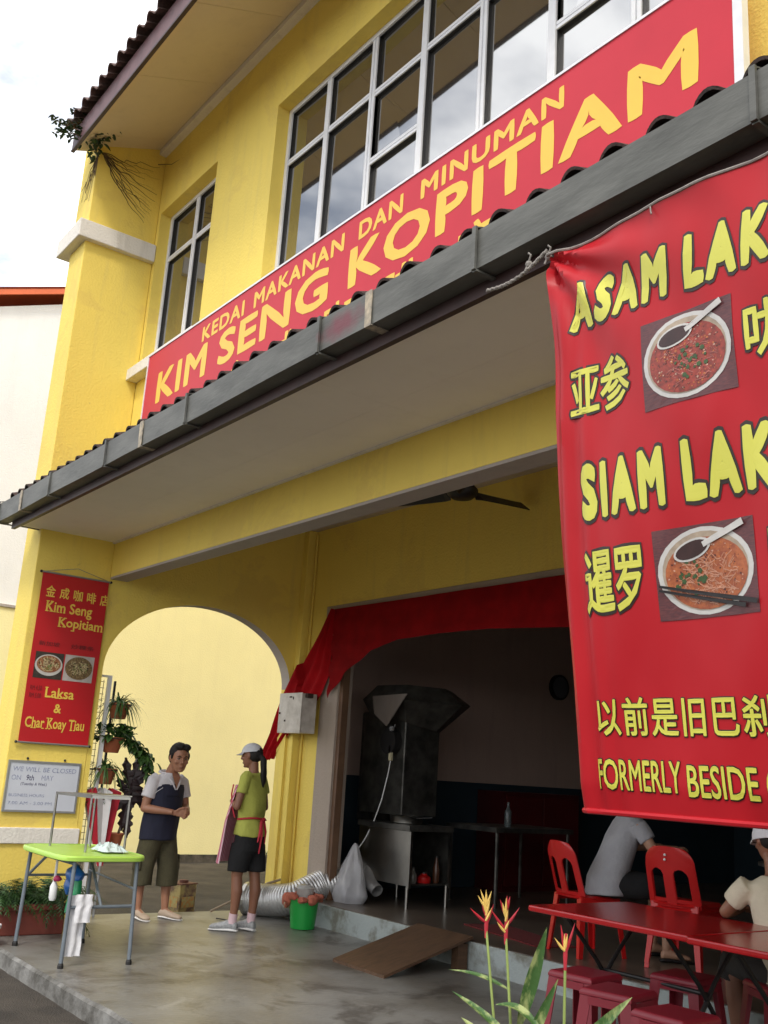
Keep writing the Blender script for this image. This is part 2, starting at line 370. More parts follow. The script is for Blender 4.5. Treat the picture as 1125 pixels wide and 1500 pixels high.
# ================================================================== SETTING
GZ = -.12
g = MB()
g.add([(-300,-300,GZ),(-10.3,-300,GZ),(-10.3,300,GZ),(-300,300,GZ)], [(0,1,2,3)])
g.add([(-10.3,-300,GZ),(300,-300,GZ),(300,2.68,GZ),(-10.3,2.68,GZ)], [(0,1,2,3)])
g.add([(-10.3,14.4,GZ),(300,14.4,GZ),(300,300,GZ),(-10.3,300,GZ)], [(0,1,2,3)])
struct('road', g, ASPH)
d = MB(); d.add([(-10.3,2.68,-.5),(-9.77,2.68,-.5),(-9.77,14.4,-.5),(-10.3,14.4,-.5)], [(0,1,2,3)])
d.add([(-10.3,2.68,-.5),(-10.3,14.4,-.5),(-10.3,14.4,GZ),(-10.3,2.68,GZ)], [(0,1,2,3)])
d.box((-10.42,2.68,GZ-.02),(-10.3,14.4,GZ+.02))
struct('drain', d, MOSS)
# porch slab with a chipped, uneven front edge
p = MB(); N = 90; x0, x1 = -9.77, 5.0
top, bot, mid = [], [], []
for i in range(N+1):
    x = x0+(x1-x0)*i/N; e = noise.noise(Vector((x*3, 0, 0)))*.022 + noise.noise(Vector((x*11, 4, 0)))*.008
    top.append((x, 2.69+e+.012, 0)); mid.append((x, 2.68+e, -.018)); bot.append((x, 2.665+e*.7, -.5))
back = [(a[0], 5.82, 0) for a in top]
p.add(back+top, [(i, i+1, N+2+i, N+1+i) for i in range(N)])
porch = struct('porch_floor', p, CONC)
k = MB(); k.add(top+mid+bot, [(i, i+1, N+2+i, N+1+i) for i in range(N)] + [(N+1+i, N+2+i, 2*N+3+i, 2*N+2+i) for i in range(N)])
k.add([(x0, 2.69, 0), (x0, 5.82, 0), (x0, 5.82, -.5), (x0, 2.69, -.5)], [(0,1,2,3)])
struct('porch_kerb', k, CONCE)
s = MB(); s.box((-9.77, 5.845, -.3), (5, 14.2, .21)); struct('shop_floor', s, SHOPF, bevel=.012)
s = MB(); s.box((-9.77, 5.82, -.3), (5, 5.8449, .207)); struct('step_riser', s, RISER, bevel=.006)

# ================================================================== SHOPHOUSE
B = thing('shophouse', (-9.6, 3.68, 0), 'bright yellow two-storey shophouse with arched five-foot way and brown tiled roofs', 'building')
def wall_with_openings(xa, xb, za, zb, ya, yb, holes):
    m_ = MB(); xs = sorted({xa, xb, *[h[0] for h in holes], *[h[1] for h in holes]})
    for i in range(len(xs)-1):
        l, r = xs[i], xs[i+1]
        hs = sorted([h for h in holes if h[0] <= l+1e-6 and h[1] >= r-1e-6], key=lambda h: h[2]); z = za
        for h in hs:
            if h[2] > z: m_.box((l, ya, z), (r, yb, h[2]))
            z = h[3]
        if z < zb: m_.box((l, ya, z), (r, yb, zb))
    return m_
SW = (-9.53, -8.21, 5.36, 7.25); BW = (-7.05, -2.45, 5.36, 7.235)
obj('upper_wall', wall_with_openings(-9.6, 5, 4.1, 8.3, 3.68, 3.95, [SW, BW]), YEL, B)
m_ = MB(); m_.box((-10.05, 2.93, -.12), (-9.6, 3.68, 8.22)); obj('pillar', m_, YEL, B, bevel=.008)
m_ = MB(); m_.box((-10.22, 2.83, 6.66), (-9.53, 3.675, 6.86)); obj('pillar_ledge', wob(m_, .004, 3), WHITEW, B, bevel=.01)
m_ = MB(); m_.box((-10.075, 2.905, .65), (-9.575, 3.70, .79)); obj('pillar_band', m_, WHITEW, B, bevel=.008)
m_ = MB(); m_.box((-10.05, 3.68, 3.1), (-9.77, 3.95, 8.22)); m_.box((-10.05,3.95,4.1),(-9.75,14,9)); obj('side_wall', m_, YEL, B)
m_ = MB(); m_.box((-9.6, 3.68, 3.196), (5, 3.862, 4.1)); obj('beam', m_, YEL, B)
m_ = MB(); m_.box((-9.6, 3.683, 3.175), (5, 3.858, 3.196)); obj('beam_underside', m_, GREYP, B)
m_ = MB(); m_.box((-9.59, 3.862, 4.1), (5, 6.02, 4.2)); obj('porch_ceiling', m_, CEIL, B)
# arched party wall
a = MB(); cy, ay_, zs, bz = 4.8, 1.075, 2.30, .76
arc = [(cy-ay_, 0), (cy-ay_, zs)] + [(cy-ay_*math.cos(PI*i/40), zs+bz*math.sin(PI*i/40)) for i in range(1, 40)] + [(cy+ay_, zs), (cy+ay_, 0)]
def ring_wall(mb, xo, xi, arc, ztop, ya, yb):
    # strips between arc and top
    pts = arc[1:-1]
    for (y0, z0), (y1, z1) in zip(pts[:-1], pts[1:]):
        for x in (xo, xi): mb.add([(x,y0,z0),(x,y1,z1),(x,y1,ztop),(x,y0,ztop)], [(0,1,2,3)])
    mb.box((xo, ya, 0), (xi, arc[0][0], ztop)); mb.box((xo, arc[-1][0], 0), (xi, yb, ztop))
ring_wall(a, -9.77, -9.602, arc, 4.1, 3.68, 6.02); obj('arched_side_wall', a, YEL, B)
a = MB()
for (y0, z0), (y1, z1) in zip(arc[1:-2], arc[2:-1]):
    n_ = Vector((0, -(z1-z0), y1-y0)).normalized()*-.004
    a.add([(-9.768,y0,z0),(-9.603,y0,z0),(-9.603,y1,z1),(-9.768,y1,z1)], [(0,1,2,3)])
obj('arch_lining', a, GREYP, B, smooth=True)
m_ = MB(); m_.box((-9.602, 5.905, 0), (-9.5, 6.02, 4.1)); obj('corner_pilaster', m_, YEL, B, bevel=.006)
# shop wall
obj('shop_wall', wall_with_openings(-9.602, 5, .0, 4.1, 6.02, 6.2, [(-9.18, -2.2, -.1, 3.2)]), YEL, B)
m_ = MB(); m_.box((-9.18, 6.012, .21), (-8.86, 6.2, 3.2)); m_.box((-8.86, 6.012, 3.14), (-2.2, 6.2, 3.2)); m_.box((-2.5, 6.012, .21), (-2.2, 6.2, 3.14))
obj('door_surround', m_, BEIGEP, B, bevel=.004)
m_ = MB(); m_.box((-8.859, 6.04, .21), (-8.80, 6.12, 3.14)); obj('shutter_guide', m_, WOODB, B)
m_ = MB(); m_.box((-8.80, 6.07, 3.05), (-2.5, 6.11, 3.14)); obj('shutter_box', m_, WOODB, B)
# interior
m_ = MB(); m_.box((-9.75, 6.2, 1.43), (-9.6, 14, 4.1)); m_.box((-9.6, 14, 1.43), (5, 14.2, 4.1)); m_.box((4.8, 6.2, 0), (5, 14, 4.1)); obj('interior_wall', m_, INTW, B)
m_ = MB(); m_.box((-9.75, 6.2, .21), (-9.59, 14, 1.43)); m_.box((-9.59, 13.985, .21), (4.8, 14.2, 1.43)); obj('dado', m_, INTD, B)
m_ = MB(); m_.box((-9.6, 6.2, 4.1), (5, 14.2, 4.2)); obj('interior_ceiling', m_, CEIL, B)
m_ = MB(); m_.box((4.8, 3.95, 4.2), (5, 14.2, 9)); m_.box((-9.75, 14, 4.2), (4.8, 14.2, 9)); obj('rear_wall', m_, YEL, B)
# windows
def window(hole, cols, spec):
    xa, xb, za, zb = hole; y = 3.80
    f = MB(); t = .045
    f.box((xa, y, za), (xa+t, y+.09, zb)); f.box((xb-t, y, za), (xb, y+.09, zb))
    f.box((xa+t, y, zb-t), (xb-t, y+.09, zb)); f.box((xa+t, y, za), (xb-t, y+.09, za+t))
    w = obj('window', f, ALU, B, bevel=.004)
    cw = (xb-xa)/cols
    for i in range(cols+1):
        if 0 < i < cols:
            x = xa+cw*i; mb = MB()
            if i % 2 == 0 or cols == 2: mb.box((x-.035, y+.006, za+t), (x-.006, y+.085, zb-t)); mb.box((x+.006, y+.006, za+t), (x+.035, y+.085, zb-t)); mb.box((x-.006, y+.02, za+t), (x+.006, y+.08, zb-t))
            else: mb.box((x-.032, y+.004, za+t), (x+.032, y+.086, zb-t))
            obj('mullion', mb, ALU, w, bevel=.003)
    for i in range(cols):
        l, r = xa+cw*i+.033, xa+cw*(i+1)-.033
        if i == 0: l = xa+t
        if i == cols-1: r = xb-t
        cuts = spec[i % len(spec)]; zz = [za+t]+list(cuts)+[zb-t]
        for c in cuts:
            mb = MB(); mb.box((l, y+.01, c-.03), (r, y+.08, c-.004)); mb.box((l, y+.012, c+.004), (r, y+.082, c+.03)); mb.box((l, y+.02, c-.004), (r, y+.075, c+.004))
            obj('transom', mb, ALU, w, bevel=.002)
        for a_, b_ in zip(zz[:-1], zz[1:]):
            lo = a_ + (.03 if a_ != za+t else 0); hi = b_ - (.03 if b_ != zb-t else 0)
            sash = MB(); q = .006
            sash.box((l, y+.02, lo), (l+q, y+.06, hi)); sash.box((r-q, y+.02, lo), (r, y+.06, hi)); sash.box((l+q, y+.02, lo), (r-q, y+.06, lo+q)); sash.box((l+q, y+.02, hi-q), (r-q, y+.06, hi))
            obj('sash_gasket', sash, BLACK, w)
            pn = MB(); tl = random.uniform(-.004, .004); tm = random.uniform(-.003, .003)
            pn.add([(l+q, y+.045+tl, lo+q), (r-q, y+.045-tl, lo+q), (r-q, y+.045-tl+tm, hi-q), (l+q, y+.045+tl+tm, hi-q)], [(0,1,2,3)])
            pn.add([(l+q, y+.052+tl, lo+q), (r-q, y+.052-tl, lo+q), (r-q, y+.052-tl+tm, hi-q), (l+q, y+.052+tl+tm, hi-q)], [(3,2,1,0)])
            obj('pane', pn, GLASS, w)
window(SW, 2, [[6.72]])
window(BW, 7, [[6.68], [6.68], [6.66, 6.04], [6.68], [6.68], [6.66, 6.02], [6.68]])
m_ = MB(); m_.box((-9.6, 3.56, 5.27), (-8.1, 3.68, 5.39)); obj('window_sill', m_, WHITEW, B, bevel=.006)
m_ = MB(); m_.box((-7.15, 3.56, 5.27), (-2.35, 3.68, 5.355)); obj('window_sill', m_, WHITEW, B, bevel=.006)
# canopy over the five-foot way
x = -9.65; pts_ = []
while x < 4.9:
    w_ = 1.83 if x > -9.6 else 1.5
    m_ = MB(); m_.box((x+.0008, 2.702, 3.55), (min(x+w_, 5)-.0008, 3.241, 3.562)); obj('soffit_panel', m_, SOFF, B)
    m_ = MB(); m_.box((x+.0008, 3.2425, 3.55), (min(x+w_, 5)-.0008, 3.676, 3.562)); obj('soffit_panel', m_, SOFF, B)
    x += w_
m_ = MB(); m_.box((-9.598, 3.655, 3.535), (5, 3.679, 3.5495)); obj('soffit_bead', m_, WHITEW, B)
m_ = MB(); m_.box((-9.66, 2.665, 3.505), (5, 2.70, 3.80)); m_.box((-9.685, 2.70, 3.545), (-9.66, 2.93, 3.80)); obj('fascia_board', m_, BROWN, B)
m_ = MB(); m_.add([(-9.66,2.70,3.80),(5,2.70,3.80),(5,3.68,4.14),(-9.66,3.68,4.14),(-9.66,2.70,3.565),(5,2.70,3.565),(5,3.68,3.565),(-9.66,3.68,3.565)], [(0,1,2,3),(0,4,5,1),(0,3,7,4),(1,5,6,2)]); obj('canopy_deck', m_, BROWN, B)
# gutter: open channel, slightly wavy as old metal is
def gut_sec(x):
    w1 = noise.noise(Vector((x*.9, 1, 0)))*.007; w2 = noise.noise(Vector((x*.8, 7, 0)))*.007
    return [(x, 2.662, 3.745+w2), (x, 2.662, 3.578), (x, 2.568+w1, 3.575+w2), (x, 2.562+w1, 3.742+w2), (x, 2.553+w1, 3.748+w2),
            (x, 2.553+w1, 3.736+w2), (x, 2.558+w1, 3.568+w2), (x, 2.664, 3.571)]
seg = [(-9.85, -9.1), (-9.08, -6.45), (-6.43, -3.74), (-3.72, -1.0), (-.98, 1.8), (1.82, 5)]
for l, r in seg:
    m_ = MB(); n_ = 14; m_.rings([gut_sec(l+(r-l)*i/n_) for i in range(n_+1)], closed=True); obj('gutter_length', m_, GUT, B)
for j, xj in enumerate((-9.09, -6.44, -3.73, -.99, 1.81)):
    m_ = MB(); r_ = []
    for i in range(5):
        xx = xj-.028+.014*i; e = noise.noise(Vector((xx*60, j, 0)))*.006
        r_.append([(xx, 2.545, 3.752), (xx+e, 2.545, 3.735), (xx+e+.004, 2.549, 3.561), (xx+e, 2.66, 3.563), (xx, 2.66, 3.568), (xx, 2.552, 3.568), (xx, 2.5515, 3.74)])
    m_.rings(r_); obj('gutter_joint', m_, TAPE, B)
for xb_ in (-9.75, -8.32, -7.09, -5.73, -4.17, -2.95, -1.6, -.3, 1.2, 2.6, 4):
    m_ = MB(); m_.box((xb_-.012, 2.538, 3.56), (xb_+.012, 2.550, 3.765)); m_.box((xb_-.012, 2.550, 3.553), (xb_+.012, 2.70, 3.563)); m_.bar((xb_, 2.545, 3.76), (xb_, 2.665, 3.80), .02, .006)
    obj('gutter_bracket', m_, GUT, B)
# roof tiles
def tile_mesh(pitch, L, amp=.045):
    prof = []
    for i in range(13):
        u = i/12; x = u*pitch*1.08; z = amp*max(0, math.sin(PI*min(1, u/.62)))**.8 if u < .62 else .0 - .006*math.sin(PI*(u-.62)/.38)
        prof.append((x, z))
    m = MB(); t = .014
    ringf = [[(x, y, z) for x, z in prof] + [(x, y, z-t) for x, z in prof[::-1]] for y in (0, L)]
    m.rings(ringf); return m
tme = tile_mesh(.21, .36).mesh('roof_tile'); tme.materials.append(TILE)
tmu = tile_mesh(.23, .40, .06).mesh('roof_tile'); tmu.materials.append(TILEU)
for me_ in (tme, tmu):
    for pp in me_.polygons: pp.use_smooth = True
    me_.set_sharp_from_angle(angle=R(40))
bl = B.location
for r_ in range(2):
    for i in range(50):
        t = bpy.data.objects.new('roof_tile', tme); COL.objects.link(t); t.parent = B
        yy = 2.615+r_*.30; t.location = Vector((-9.66+i*.21+random.uniform(-.006, .006), yy+random.uniform(-.008, .008), 3.792+(yy-2.61)*.34+r_*.018)) - bl
        t.rotation_euler = (R(18.5+random.uniform(-1.5, 1.5)), 0, R(random.uniform(-1.2, 1.2)))
SL = .39
for r_ in range(2):
    for i in range(64):
        if i > 50 and r_: continue
        t = bpy.data.objects.new('roof_tile', tmu); COL.objects.link(t); t.parent = B
        yy = 2.60+r_*.35; t.location = Vector((-9.78+i*.23+random.uniform(-.006, .006), yy, 7.95+(yy-2.6)*SL+r_*.02)) - bl
        t.rotation_euler = (R(21.3+random.uniform(-1, 1)), 0, R(random.uniform(-1, 1)))
m_ = MB(); m_.add([(-9.75, 3.2, 8.2), (5, 3.2, 8.2), (5, 9.1, 10.4), (-9.75, 9.1, 10.4), (-9.75, 14.6, 8.3), (5, 14.6, 8.3),
                   (-9.75, 3.2, 8.08), (5, 3.2, 8.08), (-9.75, 14.6, 8.1), (5, 14.6, 8.1)], [(0,1,2,3), (3,2,5,4), (0,6,7,1), (4,5,9,8), (0,3,4,8,6), (1,7,9,5,2)])
obj('main_roof', m_, TILEU, B)
m_ = MB(); m_.box((-9.74, 2.685, 7.675), (5, 2.71, 7.93)); obj('eave_fascia', m_, PURB, B)
m_ = MB(); m_.box((-9.74, 2.678, 7.668), (5, 2.714, 7.690)); obj('eave_bead', m_, BROWN, B)
x = -9.6; i = 0
def sof(x0_, x1_):
    m = MB(); m.add([(x0_, 2.712, 7.70), (x1_, 2.712, 7.70), (x1_, 3.68, 8.08), (x0_, 3.68, 8.08), (x0_, 2.712, 7.712), (x1_, 2.712, 7.712), (x1_, 3.68, 8.092), (x0_, 3.68, 8.092)],
          [(0,3,2,1), (4,5,6,7), (0,1,5,4), (1,2,6,5), (2,3,7,6), (3,0,4,7)]); return m
obj('eave_soffit_panel', sof(-9.74, -9.36), SOFFU, B)
x = -9.355
while x < 4.9:
    obj('eave_soffit_panel', sof(x, min(x+1.22, 5)-.005), SOFFU, B); x += 1.22
m_ = MB(); m_.add([(-9.6,3.60,7.985),(5,3.60,7.985),(5,3.68,7.985),(-9.6,3.68,7.985),(-9.6,3.60,8.045),(5,3.60,8.045),(5,3.678,8.078),(-9.6,3.678,8.078)], [(0,3,2,1),(4,5,6,7),(0,1,5,4),(1,2,6,5),(2,3,7,6),(3,0,4,7)])
obj('eave_cornice', m_, WHITEW, B)
# thin pipe on the shop wall corner
m_ = MB(); m_.tube([(-9.47, 6.0, .25), (-9.47, 6.0, 2.0), (-9.465, 6.0, 4.05)], .012, 8); obj('wall_pipe', m_, YEL, B)

# ================================================================== NEIGHBOUR
NB = thing('neighbour_building', (-16, 5, GZ), 'cream terrace gable wall across the side alley with an orange roof verge', 'building')
m_ = MB(); m_.box((-24, 2.4, GZ), (-16, 5.6, 3.62)); m_.box((-24, 5.6, GZ), (-15.98, 16, 8.2)); obj('lower_wall', m_, CREAM, NB)
m_ = MB(); m_.box((-24, 3.0, 3.66), (-16.04, 5.598, 8.2)); m_.add([(-16.04,3,8.2),(-16.04,16,8.2),(-16.04,9.5,10.7),(-24,3,8.2),(-24,16,8.2),(-24,9.5,10.7)], [(0,1,2),(3,5,4)]); obj('upper_wall', m_, stained('bright_white_paint', (.88, .87, .84), (.6, .58, .54), .2), NB)
m_ = MB(); m_.box((-24, 2.3, 3.62), (-15.97, 5.59, 3.66)); obj('band', m_, GREYP, NB)
ORG = mat('orange_fascia_paint', (.75, .16, .05), .5, .1, 3)
m_ = MB(); m_.bar((-15.9, 2.0, 8.06), (-15.9, 9.5, 10.79), .04, .09); m_.bar((-15.9, 9.5, 10.79), (-15.9, 17, 8.06), .04, .12); obj('roof_verge', m_, ORG, NB)
m_ = MB(); m_.add([(-15.86,1.9,8.1),(-15.86,9.5,10.87),(-24,9.5,10.87),(-24,1.9,8.1),(-15.86,17,8.1),(-24,17,8.1)], [(0,1,2,3),(1,4,5,2)]); obj('roof', m_, ORG, NB)
m_ = MB(); m_.box((-16, 2.3, GZ-.05), (-15.72, 16, GZ+.05)); m_.box((-15.72, 2.3, GZ-.04), (-15.66, 16, GZ+.12)); wob(m_, .01, 3); obj('drain_kerb', m_, MOSS, NB)
wd = MB()
for i in range(420):
    y_ = random.uniform(5.5, 10.5); h_ = random.uniform(.02, .10)*(1.6 if y_ > 9.2 else .7); x_ = random.uniform(-15.98, -15.7)
    wd.add([(x_, y_-.015, GZ+.03), (x_, y_+.015, GZ+.03), (x_+random.uniform(-.03, .05), y_+random.uniform(-.04, .04), GZ+.05+h_)], [(0,1,2)])
tag(obj('weeds', wd, LEAFD), 'low weeds growing along the foot of the cream alley wall', kind='stuff')

# ================================================================== SHOP SIGN
SG = thing('shop_sign', (-5.54, 3.5, 4.2), 'long red signboard with big yellow KIM SENG KOPITIAM lettering under the upper windows', 'sign')
m_ = MB(); m_.box((-8.855, 3.495, 4.2), (-2.245, 3.53, 5.28)); obj('panel', m_, SIGNR, SG)
m_ = MB(); m_.box((-8.855, 3.487, 5.28), (-2.245, 3.535, 5.297)); m_.box((-8.868, 3.487, 4.2), (-8.855, 3.535, 5.297)); m_.box((-2.285, 3.487, 4.2), (-2.235, 3.4945, 5.28)); m_.box((-2.245, 3.4945, 4.2), (-2.235, 3.535, 5.297)); obj('edge_trim', m_, ALU, SG)
SM = lambda u, v, w: (u, 3.493-w, v)
for body, a_, b_ in (('KEDAI', -7.69, -6.93), ('MAKANAN', -6.77, -5.474), ('DAN', -5.294, -4.79), ('MINUMAN', -4.604, -3.348)):
    fit_text(body, a_, b_, 5.062, 5.205, SM, SIGNY, SG, bold=.033, space=1.12)
for body, a_, b_ in (('KIM', -8.575, -7.553), ('SENG', -7.33, -5.645), ('KOPITIAM', -5.39, -2.478)):
    fit_text(body, a_, b_, 4.712, 5.028, SM, SIGNY, SG, bold=.033, space=1.08)
for ch, c in zip('金成咖啡店', (-6.97, -6.22, -5.48, -4.76, -4.05)):
    fit_text(ch, c-.19, c+.19, 4.325, 4.672, SM, SIGNY, SG, bold=.022)

# ================================================================== BIG MENU BANNER
BN = thing('menu_banner', (-1.8, 2.7, 1.37), 'large red vinyl banner advertising ASAM LAKSA and SIAM LAKSA hung from the gutter', 'banner')
BU0, BU1 = -2.54, -.55
def bsurf(u, v, off=0):
    d_ = 0
    e = max(0, 1-(u-BU0)/.22)                                      # folds along the left hem
    d_ += .016*e*math.sin((u-BU0)*62+v*3)*(.5+.5*min(1, v*4))
    dx, dy = (u-BU0), v*2.1
    ang = math.atan2(dy+.02, dx+.02); rr = math.hypot(dx, dy)
    d_ += .030*math.exp(-rr/.5)*math.sin(ang*12+.6)*.8                 # creases fanning out from the tied corner
    d_ += .018*math.exp(-v/.05)*math.sin((u-BU0)*7.5+.5)            # scalloped under the rope
    d_ += .018*noise.noise(Vector((u*2.6+v*2.2, v*1.8, 3)))+.004*noise.noise(Vector((u*9+v*6, v*5, 4)))
    d_ += .010*noise.noise(Vector((u*7-v*9, v*3.5, 8)))*math.exp(-v/.45)
    d_ += -.05*math.sin(PI*min(1, v))*.6
    d_ += .014*max(0, (v-.955)/.045)*(1+noise.noise(Vector((u*9, 0, 5))))
    sagz = .012*math.sin(PI*min(1, max(0, (u-BU0)/2)))*(1-v)
    sgx = -.006*max(0, 1-v*6)
    return (u+sgx+.012*math.sin(v*9)*e*.6, 2.58+.22*v+d_-off, 3.47-2.1*v-sagz)
m_ = MB(); nu, nv = 110, 150
m_.add([bsurf(BU0+(BU1-BU0)*i/nu, j/nv) for j in range(nv+1) for i in range(nu+1)], [(j*(nu+1)+i, j*(nu+1)+i+1, (j+1)*(nu+1)+i+1, (j+1)*(nu+1)+i) for j in range(nv) for i in range(nu)])
obj('vinyl_sheet', m_, REDV, BN, smooth=True)
m_ = MB(); m_.tube([tuple(Vector(bsurf(BU0+(BU1-BU0)*i/60, 1.0))+Vector((0, 0, .004))) for i in range(61)], .011, 8); obj('bottom_hem', m_, REDV, BN, smooth=True)
BM = lambda off: (lambda u, v: bsurf(u, v, off))
def btext(body, u0, u1, v0, v1, bold, outl, shear=0, space=1.0):
    # v grows downwards on the banner, so bottom..top is v1..v0
    f1 = lambda u, w, h: bsurf(u, -w, .0022+h); f2 = lambda u, w, h: bsurf(u, -w, .0042+h)
    fit_text(body, u0, u1, -v1, -v0, f1, BANK, BN, bold=bold+outl, base=bold, shear=shear, space=space, slice_=.2, name='letter_outline')
    fit_text(body, u0, u1, -v1, -v0, f2, BANY, BN, bold=bold, base=bold, shear=shear, space=space, slice_=.2)
btext('ASAM', -2.445, -1.975, .082, .170, .066, .055, .16, 1.30)
btext('LAKSA', -1.915, -1.38, .082, .176, .066, .055, .16, 1.30)
btext('SIAM', -2.415, -2.045, .419, .519, .066, .055, 0, 1.30)
btext('LAKSA', -1.972, -1.42, .419, .521, .066, .055, 0, 1.30)
btext('亚参', -2.447, -2.17, .238, .334, .022, .05)
btext('叻沙', -1.705, -1.42, .236, .322, .022, .05)
btext('暹罗', -2.421, -2.165, .572, .678, .022, .05)
btext('叻沙', -1.69, -1.42, .572, .668, .022, .05)
btext('以前是旧巴刹', -2.425, -1.74, .815, .876, .018, .032, 0, 1.12)
btext('FORMERLY', -2.448, -2.095, .913, .962, .014, .032)
btext('BESIDE', -2.07, -1.818, .918, .966, .014, .032)
btext('OLD MARKET', -1.79, -1.40, .920, .968, .014, .032)
# food pictures printed on the banner
PH_BG = mat('printed_table_brown', (.13, .035, .035), .45, .5, 40, col2=(.07, .02, .025), stretch=(1, 1, 6))
PH_RIM = mat('printed_bowl_white', (.55, .53, .50), .45, .12, 20)
PH_SOUP = mat('printed_red_soup', (.36, .045, .025), .45, .5, 55, col2=(.15, .02, .012), detail=8)
PH_SOUP2 = mat('printed_orange_soup', (.42, .12, .035), .45, .5, 50, col2=(.24, .05, .018), detail=8)
PH_NOOD = mat('printed_noodles', (.55, .25, .15), .45, .3, 60)
PH_GRN = mat('printed_herbs', (.04, .09, .02), .45, .4, 60)
PH_SP = mat('printed_dark_sauce', (.035, .008, .006), .4, .3, 30)
PH_CH = mat('printed_chopsticks', (.012, .008, .008), .4, .2, 20)
PH_GRY = mat('printed_noodles_brown', (.26, .17, .07), .45, .6, 70, col2=(.06, .035, .015))
def patch(parent, name, f, m, poly, off):
    """polygon (u,v) list as a fan of small rings so that it follows the surface"""
    c = (sum(p[0] for p in poly)/len(poly), sum(p[1] for p in poly)/len(poly)); n = len(poly); K = 5
    vs = [f(c[0]+(p[0]-c[0])*k/K, c[1]+(p[1]-c[1])*k/K, off) for k in range(1, K+1) for p in poly]+[f(c[0], c[1], off)]
    fs = [(k*n+i, k*n+(i+1) % n, (k+1)*n+(i+1) % n, (k+1)*n+i) for k in range(K-1) for i in range(n)] + [(i, (i+1) % n, K*n) for i in range(n)]
    return obj(name, MB().add(vs, fs), m, parent)
def ell(cu, cv, ru, rv, n=28, rot=0):
    return [(cu+ru*math.cos(2*PI*i/n)*math.cos(rot)-rv*math.sin(2*PI*i/n)*math.sin(rot), cv+ru*math.cos(2*PI*i/n)*math.sin(rot)+rv*math.sin(2*PI*i/n)*math.cos(rot)) for i in range(n)]
def rectp(u0, v0, u1, v1, n=6):
    P_ = []
    for (a0, b0), (a1, b1) in (((u0, v0), (u1, v0)), ((u1, v0), (u1, v1)), ((u1, v1), (u0, v1)), ((u0, v1), (u0, v0))):
        P_ += [(a0+(a1-a0)*i/n, b0+(b1-b0)*i/n) for i in range(n)]
    return P_
def seg_poly(a_, b_, w0, w1, asp):
    # asp: metres of v per unit
    du, dv = b_[0]-a_[0], (b_[1]-a_[1])*asp; L = math.hypot(du, dv); nx, ny = -dv/L, du/L
    q = []
    for t in (0, .25, .5, .75, 1): q.append((a_[0]+(b_[0]-a_[0])*t+nx*(w0+(w1-w0)*t), a_[1]+(b_[1]-a_[1])*t+ny*(w0+(w1-w0)*t)/asp))
    for t in (1, .75, .5, .25, 0): q.append((a_[0]+(b_[0]-a_[0])*t-nx*(w0+(w1-w0)*t), a_[1]+(b_[1]-a_[1])*t-ny*(w0+(w1-w0)*t)/asp))
    return q
